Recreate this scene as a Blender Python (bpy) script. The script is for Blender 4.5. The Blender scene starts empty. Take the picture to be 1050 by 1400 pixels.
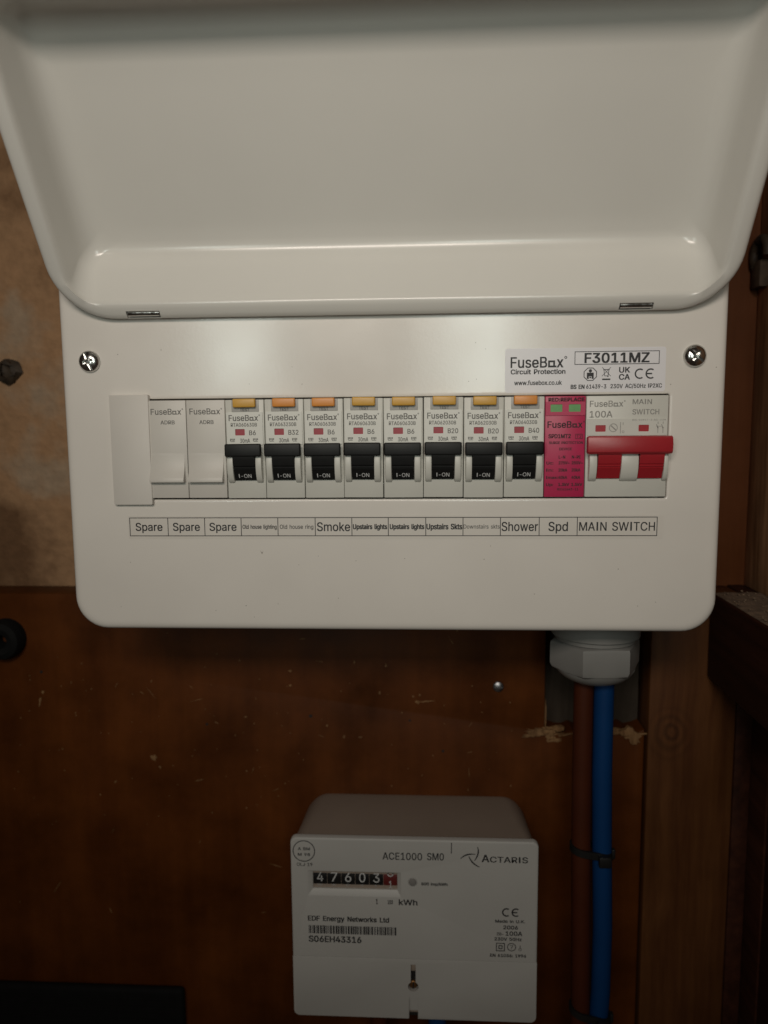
import bpy, bmesh, math, random
from mathutils import Vector, Matrix
random.seed(7)
S = 0.001                                   # everything below is written in millimetres
scene = bpy.context.scene
COL = scene.collection

# ------------------------------------------------------------------ camera
cd = bpy.data.cameras.new('camera')
cam = bpy.data.objects.new('camera', cd); COL.objects.link(cam); scene.camera = cam
YAW, PITCH, ROLL = 0.0555899, 0.1187790, 0.0087749
_r = Vector((math.cos(YAW), math.sin(YAW), 0)); _f = Vector((-math.sin(YAW), math.cos(YAW), 0)); _d = Vector((0, 0, -1))
_f2 = _f*math.cos(PITCH) + _d*math.sin(PITCH); _d2 = _d*math.cos(PITCH) - _f*math.sin(PITCH)
_r3 = _r*math.cos(ROLL) + _d2*math.sin(ROLL); _d3 = _d2*math.cos(ROLL) - _r*math.sin(ROLL)
cam.matrix_world = Matrix(((_r3.x, -_d3.x, -_f2.x, 10.323*S), (_r3.y, -_d3.y, -_f2.y, -349.464*S),
                           (_r3.z, -_d3.z, -_f2.z, 12.540*S), (0, 0, 0, 1)))
cd.sensor_fit = 'VERTICAL'; cd.sensor_height = 9.8; cd.sensor_width = 7.35; cd.lens = 9.8*1050/1400
cd.clip_start = 0.01; cd.clip_end = 20
cd.dof.use_dof = True; cd.dof.focus_distance = 0.352; cd.dof.aperture_fstop = 2.0

# ------------------------------------------------------------------ light
w = bpy.data.worlds.new('World'); scene.world = w; w.use_nodes = True
bg = w.node_tree.nodes['Background']; bg.inputs[0].default_value = (1.0, 0.72, 0.52, 1); bg.inputs[1].default_value = 0.022
def area(name, loc, target, size, watts, colour, spread):
    l = bpy.data.lights.new(name, 'AREA'); l.shape = 'RECTANGLE'; l.size = size[0]*S; l.size_y = size[1]*S
    l.energy = watts; l.color = colour; l.spread = math.radians(spread)
    o = bpy.data.objects.new(name, l); COL.objects.link(o)
    o.location = Vector(loc)*S
    o.rotation_euler = (Vector(target)-Vector(loc)).to_track_quat('-Z', 'Y').to_euler()
    return o
area('key_lamp', (-60, -700, 300), (-5, 0, 118), (320, 110), 0.515, (1.0, 0.89, 0.785), 84)  # unseen key lamp, added in front of the box for the warm main light
area('glare_lamp', (-245, -700, 104), (-20, 0, 70), (75, 190), 0.085, (0.90, 1.0, 0.92), 80)  # unseen cool lamp, added for the left glare on the cover
area('glare_lamp', (84, -700, 104), (10, 0, 70), (110, 190), 0.115, (0.90, 1.0, 0.92), 80)  # second unseen cool lamp, added for the wider glare on the right
scene.view_settings.view_transform = 'Standard'; scene.view_settings.look = 'None'
scene.view_settings.exposure = 0; scene.view_settings.gamma = 1; scene.view_settings.use_curve_mapping = False
scene.render.engine = 'CYCLES'

# ------------------------------------------------------------------ materials
def nd(nt, typ, **kw):
    n = nt.nodes.new(typ)
    for k, v in kw.items(): setattr(n, k, v)
    return n
def mat(name, col, rough=0.5, var=0.0, vscale=40, bump=0.0, bscale=900, metal=0.0, spec=0.5, stretch=(1, 1, 1), rvar=0.0, coat=0.0):
    m = bpy.data.materials.new(name); m.use_nodes = True; nt = m.node_tree; b = nt.nodes['Principled BSDF']
    b.inputs['Base Color'].default_value = (*col, 1); b.inputs['Roughness'].default_value = rough
    b.inputs['Metallic'].default_value = metal; b.inputs['Specular IOR Level'].default_value = spec
    b.inputs['Coat Weight'].default_value = coat; b.inputs['Coat Roughness'].default_value = 0.12
    tc = nd(nt, 'ShaderNodeTexCoord'); mp = nd(nt, 'ShaderNodeMapping'); mp.inputs['Scale'].default_value = stretch
    nt.links.new(tc.outputs['Object'], mp.inputs[0])
    if var or rvar:
        n = nd(nt, 'ShaderNodeTexNoise'); n.inputs['Scale'].default_value = vscale; n.inputs['Detail'].default_value = 6
        nt.links.new(mp.outputs[0], n.inputs['Vector'])
        if var:
            r = nd(nt, 'ShaderNodeMapRange'); r.inputs[1].default_value = .25; r.inputs[2].default_value = .75
            r.inputs[3].default_value = 1-var; r.inputs[4].default_value = 1+var
            nt.links.new(n.outputs[0], r.inputs[0])
            mx = nd(nt, 'ShaderNodeMix', data_type='RGBA', blend_type='MULTIPLY'); mx.inputs[0].default_value = 1
            mx.inputs[6].default_value = (*col, 1); nt.links.new(r.outputs[0], mx.inputs[7]); nt.links.new(mx.outputs[2], b.inputs['Base Color'])
        if rvar:
            r2 = nd(nt, 'ShaderNodeMapRange'); r2.inputs[1].default_value = .3; r2.inputs[2].default_value = .7
            r2.inputs[3].default_value = max(.02, rough-rvar); r2.inputs[4].default_value = rough+rvar
            nt.links.new(n.outputs[0], r2.inputs[0]); nt.links.new(r2.outputs[0], b.inputs['Roughness'])
    if bump:
        n2 = nd(nt, 'ShaderNodeTexNoise'); n2.inputs['Scale'].default_value = bscale; n2.inputs['Detail'].default_value = 3
        nt.links.new(mp.outputs[0], n2.inputs['Vector'])
        bp = nd(nt, 'ShaderNodeBump'); bp.inputs['Strength'].default_value = bump; bp.inputs['Distance'].default_value = 0.0005
        nt.links.new(n2.outputs[0], bp.inputs['Height']); nt.links.new(bp.outputs[0], b.inputs['Normal'])
    return m
def wood(name, dark, light, rough=0.35, scale=1.0, coat=0.3, knot=None, grime=0.25, axis=2, spec=0.35):
    """long streaky grain along one axis, with optional ring knot"""
    m = bpy.data.materials.new(name); m.use_nodes = True; nt = m.node_tree; b = nt.nodes['Principled BSDF']; L = nt.links.new
    tc = nd(nt, 'ShaderNodeTexCoord')
    wob = nd(nt, 'ShaderNodeTexNoise'); wob.inputs['Scale'].default_value = 9*scale; wob.inputs['Detail'].default_value = 2
    L(tc.outputs['Object'], wob.inputs['Vector'])
    mixv = nd(nt, 'ShaderNodeVectorMath', operation='MULTIPLY_ADD'); L(wob.outputs['Color'], mixv.inputs[0])
    mixv.inputs[1].default_value = (0.012, 0.012, 0.012); L(tc.outputs['Object'], mixv.inputs[2])
    mp = nd(nt, 'ShaderNodeMapping'); sc = [scale*60]*3; sc[axis] = scale*3.0; mp.inputs['Scale'].default_value = sc
    L(mixv.outputs[0], mp.inputs[0])
    g = nd(nt, 'ShaderNodeTexNoise'); g.inputs['Scale'].default_value = 2.2; g.inputs['Detail'].default_value = 8; g.inputs['Roughness'].default_value = .62
    L(mp.outputs[0], g.inputs['Vector'])
    ramp = nd(nt, 'ShaderNodeValToRGB'); ramp.color_ramp.elements[0].position = .34; ramp.color_ramp.elements[1].position = .68
    ramp.color_ramp.elements[0].color = (*dark, 1); ramp.color_ramp.elements[1].color = (*light, 1)
    L(g.outputs[0], ramp.inputs[0]); colour = ramp.outputs[0]
    if knot:
        sub = nd(nt, 'ShaderNodeVectorMath', operation='SUBTRACT'); sub.inputs[1].default_value = Vector(knot)*S; kn = nd(nt, 'ShaderNodeTexNoise'); kn.inputs['Scale'].default_value = 70; kn.inputs['Detail'].default_value = 4; L(tc.outputs['Object'], kn.inputs['Vector'])
        kw = nd(nt, 'ShaderNodeVectorMath', operation='MULTIPLY_ADD'); L(kn.outputs['Color'], kw.inputs[0]); kw.inputs[1].default_value = (.006, .006, .006); L(tc.outputs['Object'], kw.inputs[2]); L(kw.outputs[0], sub.inputs[0])
        sub.inputs[1].default_value = Vector(knot)*S+Vector((.003, .003, .003))
        mul = nd(nt, 'ShaderNodeVectorMath', operation='MULTIPLY'); mul.inputs[1].default_value = (1, 0, .85); L(sub.outputs[0], mul.inputs[0])
        ln = nd(nt, 'ShaderNodeVectorMath', operation='LENGTH'); L(mul.outputs[0], ln.inputs[0])
        sn = nd(nt, 'ShaderNodeMath', operation='MULTIPLY'); sn.inputs[1].default_value = 1250; L(ln.outputs['Value'], sn.inputs[0])
        si = nd(nt, 'ShaderNodeMath', operation='SINE'); L(sn.outputs[0], si.inputs[0])
        fall = nd(nt, 'ShaderNodeMapRange'); fall.inputs[1].default_value = .003; fall.inputs[2].default_value = .017; fall.inputs[3].default_value = .75; fall.inputs[4].default_value = 0
        L(ln.outputs['Value'], fall.inputs[0])
        ring = nd(nt, 'ShaderNodeMapRange'); ring.inputs[1].default_value = -1; ring.inputs[2].default_value = 1; ring.inputs[3].default_value = .5; ring.inputs[4].default_value = 1.15
        L(si.outputs[0], ring.inputs[0])
        mk = nd(nt, 'ShaderNodeMix', data_type='RGBA', blend_type='MULTIPLY'); L(fall.outputs[0], mk.inputs[0]); L(colour, mk.inputs[6]); L(ring.outputs[0], mk.inputs[7]); colour = mk.outputs[2]
    gr = nd(nt, 'ShaderNodeTexNoise'); gr.inputs['Scale'].default_value = 14; gr.inputs['Detail'].default_value = 7; gr.inputs['Roughness'].default_value = .6
    L(tc.outputs['Object'], gr.inputs['Vector'])
    gm = nd(nt, 'ShaderNodeMapRange'); gm.inputs[1].default_value = .3; gm.inputs[2].default_value = .7; gm.inputs[3].default_value = 1-grime; gm.inputs[4].default_value = 1+grime
    L(gr.outputs[0], gm.inputs[0])
    mx = nd(nt, 'ShaderNodeMix', data_type='RGBA', blend_type='MULTIPLY'); mx.inputs[0].default_value = 1; L(colour, mx.inputs[6]); L(gm.outputs[0], mx.inputs[7])
    L(mx.outputs[2], b.inputs['Base Color'])
    rm = nd(nt, 'ShaderNodeMapRange'); rm.inputs[1].default_value = .3; rm.inputs[2].default_value = .7; rm.inputs[3].default_value = rough-.1; rm.inputs[4].default_value = rough+.15
    L(gr.outputs[0], rm.inputs[0]); L(rm.outputs[0], b.inputs['Roughness'])
    b.inputs['Coat Weight'].default_value = coat; b.inputs['Coat Roughness'].default_value = .25; b.inputs['Specular IOR Level'].default_value = spec
    bp = nd(nt, 'ShaderNodeBump'); bp.inputs['Strength'].default_value = .35; bp.inputs['Distance'].default_value = .0006
    L(g.outputs[0], bp.inputs['Height']); L(bp.outputs[0], b.inputs['Normal'])
    return m
def plaster():
    m = bpy.data.materials.new('old_plaster'); m.use_nodes = True; nt = m.node_tree; b = nt.nodes['Principled BSDF']; L = nt.links.new
    tc = nd(nt, 'ShaderNodeTexCoord')
    n = nd(nt, 'ShaderNodeTexNoise'); n.inputs['Scale'].default_value = 13; n.inputs['Detail'].default_value = 8; n.inputs['Roughness'].default_value = .55
    L(tc.outputs['Object'], n.inputs['Vector'])
    r = nd(nt, 'ShaderNodeValToRGB'); e = r.color_ramp.elements
    e[0].position = .38; e[0].color = (.15, .080, .040, 1); e[1].position = .66; e[1].color = (.34, .245, .165, 1)
    k = e.new(.50); k.color = (.33, .195, .105, 1); k = e.new(.575); k.color = (.35, .205, .11, 1)
    L(n.outputs[0], r.inputs[0])
    n3 = nd(nt, 'ShaderNodeTexNoise'); n3.inputs['Scale'].default_value = 160; n3.inputs['Detail'].default_value = 6; L(tc.outputs['Object'], n3.inputs['Vector'])
    mr = nd(nt, 'ShaderNodeMapRange'); mr.inputs[1].default_value = .3; mr.inputs[2].default_value = .7; mr.inputs[3].default_value = .9; mr.inputs[4].default_value = 1.1; L(n3.outputs[0], mr.inputs[0])
    mx = nd(nt, 'ShaderNodeMix', data_type='RGBA', blend_type='MULTIPLY'); mx.inputs[0].default_value = 1; L(r.outputs[0], mx.inputs[6]); L(mr.outputs[0], mx.inputs[7])
    L(mx.outputs[2], b.inputs['Base Color']); b.inputs['Roughness'].default_value = .9; b.inputs['Specular IOR Level'].default_value = .2
    bp = nd(nt, 'ShaderNodeBump'); bp.inputs['Strength'].default_value = .7; bp.inputs['Distance'].default_value = .003
    L(n3.outputs[0], bp.inputs['Height']); L(bp.outputs[0], b.inputs['Normal'])
    return m
M = dict(
    steel=mat('white_powder_coat', (.73, .69, .64), .20, var=.025, vscale=30, bump=.045, bscale=1100, rvar=.04),
    lid=mat('white_gloss_steel', (.685, .665, .62), .22, var=.015, vscale=25, bump=.03, bscale=900, rvar=.03),
    plastic=mat('grey_white_plastic', (.60, .59, .54), .42, var=.03, vscale=60, bump=.05, bscale=2500),
    panel=mat('printed_front_panel', (.68, .67, .62), .38, var=.02, vscale=70),
    recess=mat('grey_recess_plastic', (.42, .41, .39), .5, var=.03, vscale=80),
    blank=mat('blank_cover_plastic', (.60, .57, .525), .45, var=.02, vscale=60, bump=.05, bscale=2500),
    filler=mat('filler_plastic', (.64, .605, .56), .5, var=.02, vscale=60, bump=.08, bscale=3000),
    black=mat('black_plastic', (.009, .009, .009), .5, spec=.3, var=.2, vscale=200, bump=.08, bscale=2500),
    red=mat('red_plastic', (.36, .018, .026), .36, var=.06, vscale=90, bump=.05, bscale=2500),
    flag=mat('red_flag', (.33, .03, .045), .45, var=.1, vscale=400),
    green=mat('green_flag', (.12, .33, .10), .4, var=.1, vscale=300),
    pink=mat('pink_plastic', (.47, .022, .088), .42, var=.03, vscale=60, bump=.05, bscale=2500),
    amber=mat('amber_plastic', (.62, .34, .055), .38, var=.05, vscale=150),
    orange=mat('orange_plastic', (.70, .27, .05), .38, var=.05, vscale=150),
    ink=mat('black_ink', (.02, .02, .022), .6, var=.2, vscale=500),
    greyink=mat('grey_ink', (.13, .125, .115), .6, var=.2, vscale=500),
    paleink=mat('pale_grey_ink', (.27, .26, .24), .6, var=.2, vscale=500),
    darkink=mat('dark_red_ink', (.03, .004, .008), .6, var=.2, vscale=500),
    whiteink=mat('white_ink', (.55, .55, .55), .6, var=.2, vscale=500),
    sticker=mat('white_sticker', (.74, .72, .74), .34, var=.02, vscale=50),
    tape=mat('label_tape', (.68, .64, .59), .30, var=.03, vscale=40),
    chrome=mat('zinc_plated_steel', (.62, .62, .60), .20, var=.12, vscale=300, metal=1.0, rvar=.08),
    dull=mat('dull_steel', (.30, .30, .31), .4, var=.25, vscale=400, metal=1.0),
    brass=mat('old_brass', (.22, .11, .04), .45, var=.3, vscale=500, metal=.8),
    meter=mat('meter_plastic', (.455, .445, .425), .5, var=.04, vscale=25, bump=.06, bscale=2000),
    meterbody=mat('meter_base_plastic', (.30, .24, .195), .6, var=.10, vscale=18, bump=.1, bscale=1500),
    dark=mat('dark_cavity', (.010, .009, .008), .7, var=.2, vscale=100),
    redwheel=mat('red_counter_wheel', (.12, .012, .010), .5, var=.1, vscale=300),
    gland=mat('gland_nylon', (.22, .215, .205), .45, var=.03, vscale=80, bump=.08, bscale=1500),
    browncable=mat('brown_cable', (.056, .012, .0035), .6, spec=.2, var=.12, vscale=60, bump=.08, bscale=800),
    bluecable=mat('blue_cable', (.002, .034, .125), .55, spec=.2, var=.08, vscale=60, bump=.06, bscale=800),
    tie=mat('black_nylon', (.010, .010, .010), .4, var=.2, vscale=200),
    board=wood('varnished_board', (.074, .0195, .0028), (.096, .0265, .0042), .42, .45, .04, grime=.5, spec=.12),
    pine=wood('pine_plank', (.066, .022, .0065), (.110, .042, .013), .5, 1.2, .0, spec=.15, knot=(153.5, 92, -171), grime=.2),
    redpanel=wood('red_brown_panel', (.095, .028, .008), (.130, .042, .013), .5, .6, .0, grime=.2, spec=.15),
    sidewood=wood('side_boards', (.14, .065, .028), (.42, .23, .12), .55, 1.1, .0, grime=.4, spec=.2),
    railwood=wood('dark_rail', (.026, .007, .003), (.058, .018, .008), .6, 1.0, .05, grime=.3, axis=1, spec=.2),
    cutoutshade=wood('cutout_shade_grey', (.035, .027, .020), (.060, .047, .036), .8, 1.0, 0, grime=.4, spec=.1),  # dark grey stands for shade on the wall inside the cut-out
    speck=mat('dark_speck', (.22, .19, .16), .9),
    rawwood=wood('raw_splintered_wood', (.13, .062, .022), (.30, .17, .075), .8, 3.0, 0, grime=.3),
    dust=mat('plaster_dust', (.17, .115, .075), .95, var=.5, vscale=200, bump=.6, bscale=700),
    rust=mat('rusty_iron', (.035, .022, .012), .7, var=.5, vscale=250, bump=.5, bscale=500),
    rubber=mat('black_rubber', (.005, .005, .005), .8, spec=.2, var=.3, vscale=150),
    plaster=plaster(),
)

# ------------------------------------------------------------------ builders
def finish(name, bm, m, parent=None, off=(0, 0, 0), angle=32, kind=None):
    """link a bmesh (mm, minus off) as one mesh object"""
    me = bpy.data.meshes.new(name)
    for v in bm.verts: v.co = (v.co-Vector(off))*S
    bm.to_mesh(me); bm.free()
    me.materials.append(M[m] if isinstance(m, str) else m)
    me.shade_smooth(); me.set_sharp_from_angle(angle=math.radians(angle))
    o = bpy.data.objects.new(name, me); COL.objects.link(o)
    if parent is not None: o.parent = parent
    if kind: o['kind'] = kind
    return o
def thing(name, label, cat, loc=(0, 0, 0), group=None):
    o = bpy.data.objects.new(name, None); COL.objects.link(o); o.location = Vector(loc)*S
    o.empty_display_size = .01; o['label'] = label; o['category'] = cat
    if group: o['group'] = group
    return o
def tag(o, label, cat, group=None):
    o['label'] = label; o['category'] = cat
    if group: o['group'] = group
    return o
def box(bm, x0, x1, y0, y1, z0, z1, bev=0, seg=2):
    r = bmesh.ops.create_cube(bm, size=1)
    for v in r['verts']: v.co = Vector(((x0+x1)/2+v.co.x*(x1-x0), (y0+y1)/2+v.co.y*(y1-y0), (z0+z1)/2+v.co.z*(z1-z0)))
    if bev:
        es = list({e for v in r['verts'] for e in v.link_edges})
        bmesh.ops.bevel(bm, geom=es, offset=bev, segments=seg, affect='EDGES', profile=.5, clamp_overlap=True)
    return bm
def prism(bm, pts, x0, x1, bev=0):
    """profile in (y,z) extruded along x"""
    a = [bm.verts.new((x0, y, z)) for y, z in pts]; b = [bm.verts.new((x1, y, z)) for y, z in pts]
    fs = [bm.faces.new(a), bm.faces.new(b[::-1])]; n = len(pts)
    for i in range(n): fs.append(bm.faces.new((a[i], b[i], b[(i+1) % n], a[(i+1) % n])))
    bmesh.ops.recalc_face_normals(bm, faces=fs)
    if bev:
        es = list({e for e in fs[0].edges}|{e for e in fs[1].edges})
        bmesh.ops.bevel(bm, geom=es, offset=bev, segments=2, affect='EDGES', profile=.5, clamp_overlap=True)
    return bm
def slab(bm, pts, y0, y1, bev=0):
    """outline in (x,z) extruded along y"""
    a = [bm.verts.new((x, y0, z)) for x, z in pts]; b = [bm.verts.new((x, y1, z)) for x, z in pts]
    fs = [bm.faces.new(a), bm.faces.new(b[::-1])]; n = len(pts)
    for i in range(n): fs.append(bm.faces.new((a[i], b[i], b[(i+1) % n], a[(i+1) % n])))
    bmesh.ops.recalc_face_normals(bm, faces=fs)
    if bev: bmesh.ops.bevel(bm, geom=list(fs[0].edges), offset=bev, segments=2, affect='EDGES', profile=.5, clamp_overlap=True)
    return bm
def lathe(bm, prof, centre, axis='z', seg=40, cap=True):
    """profile of (radius, height)"""
    c = Vector(centre); rings = []
    for r, h in prof:
        ring = []
        for i in range(seg):
            a = 2*math.pi*i/seg; u, v = r*math.cos(a), r*math.sin(a)
            ring.append(bm.verts.new(c+(Vector((u, v, h)) if axis == 'z' else Vector((u, h, v)))))
        rings.append(ring)
    fs = []
    for p, q in zip(rings, rings[1:]):
        for i in range(seg): fs.append(bm.faces.new((p[i], p[(i+1) % seg], q[(i+1) % seg], q[i])))
    if cap: fs.append(bm.faces.new(rings[0])); fs.append(bm.faces.new(rings[-1]))
    bmesh.ops.recalc_face_normals(bm, faces=fs)
    return bm
def tube(bm, pts, r, seg=20):
    pts = [Vector(p) for p in pts]; rings = []
    for i, p in enumerate(pts):
        t = (pts[min(i+1, len(pts)-1)]-pts[max(i-1, 0)]).normalized()
        n = Vector((0, -1, 0)) if abs(t.y) < .9 else Vector((1, 0, 0)); u = t.cross(n).normalized(); v = u.cross(t).normalized()
        rings.append([bm.verts.new(p+u*r*math.cos(2*math.pi*k/seg)+v*r*math.sin(2*math.pi*k/seg)) for k in range(seg)])
    fs = []
    for p, q in zip(rings, rings[1:]):
        for i in range(seg): fs.append(bm.faces.new((p[i], p[(i+1) % seg], q[(i+1) % seg], q[i])))
    fs += [bm.faces.new(rings[0]), bm.faces.new(rings[-1])]
    bmesh.ops.recalc_face_normals(bm, faces=fs)
    return bm
def rring(x0, x1, z0, z1, r, seg=8, rb=None):
    out = []; rt = r; rb = rt if rb is None else rb
    for cx, cz, a0 in ((x1-rt, z1-rt, 0), (x0+rt, z1-rt, 90), (x0+rb, z0+rb, 180), (x1-rb, z0+rb, 270)):
        r = rt if a0 < 180 else rb
        for i in range(seg+1):
            a = math.radians(a0+90*i/seg); out.append((cx+r*math.cos(a), cz+r*math.sin(a)))
    return out
def loft(bm, rings, cap_last=False, cap_first=False):
    vs = [[bm.verts.new(p) for p in r] for r in rings]; fs = []; n = len(vs[0])
    for p, q in zip(vs, vs[1:]):
        for i in range(n): fs.append(bm.faces.new((p[i], p[(i+1) % n], q[(i+1) % n], q[i])))
    if cap_last: fs.append(bm.faces.new(vs[-1]))
    if cap_first: fs.append(bm.faces.new(vs[0]))
    return fs
def holed_plate(bm, o, h, y0, y1, ro=.4, rh=.3):
    """plate with a rectangular hole, front at y0 (towards the camera)"""
    R = lambda q, y, r: [(x, y, z) for x, z in rring(*q, r, 3)]
    fs = loft(bm, [R(o, y1, ro), R(o, y0, ro), R(h, y0, rh), R(h, y1, rh)])
    bmesh.ops.recalc_face_normals(bm, faces=fs)
    return bm

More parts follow.
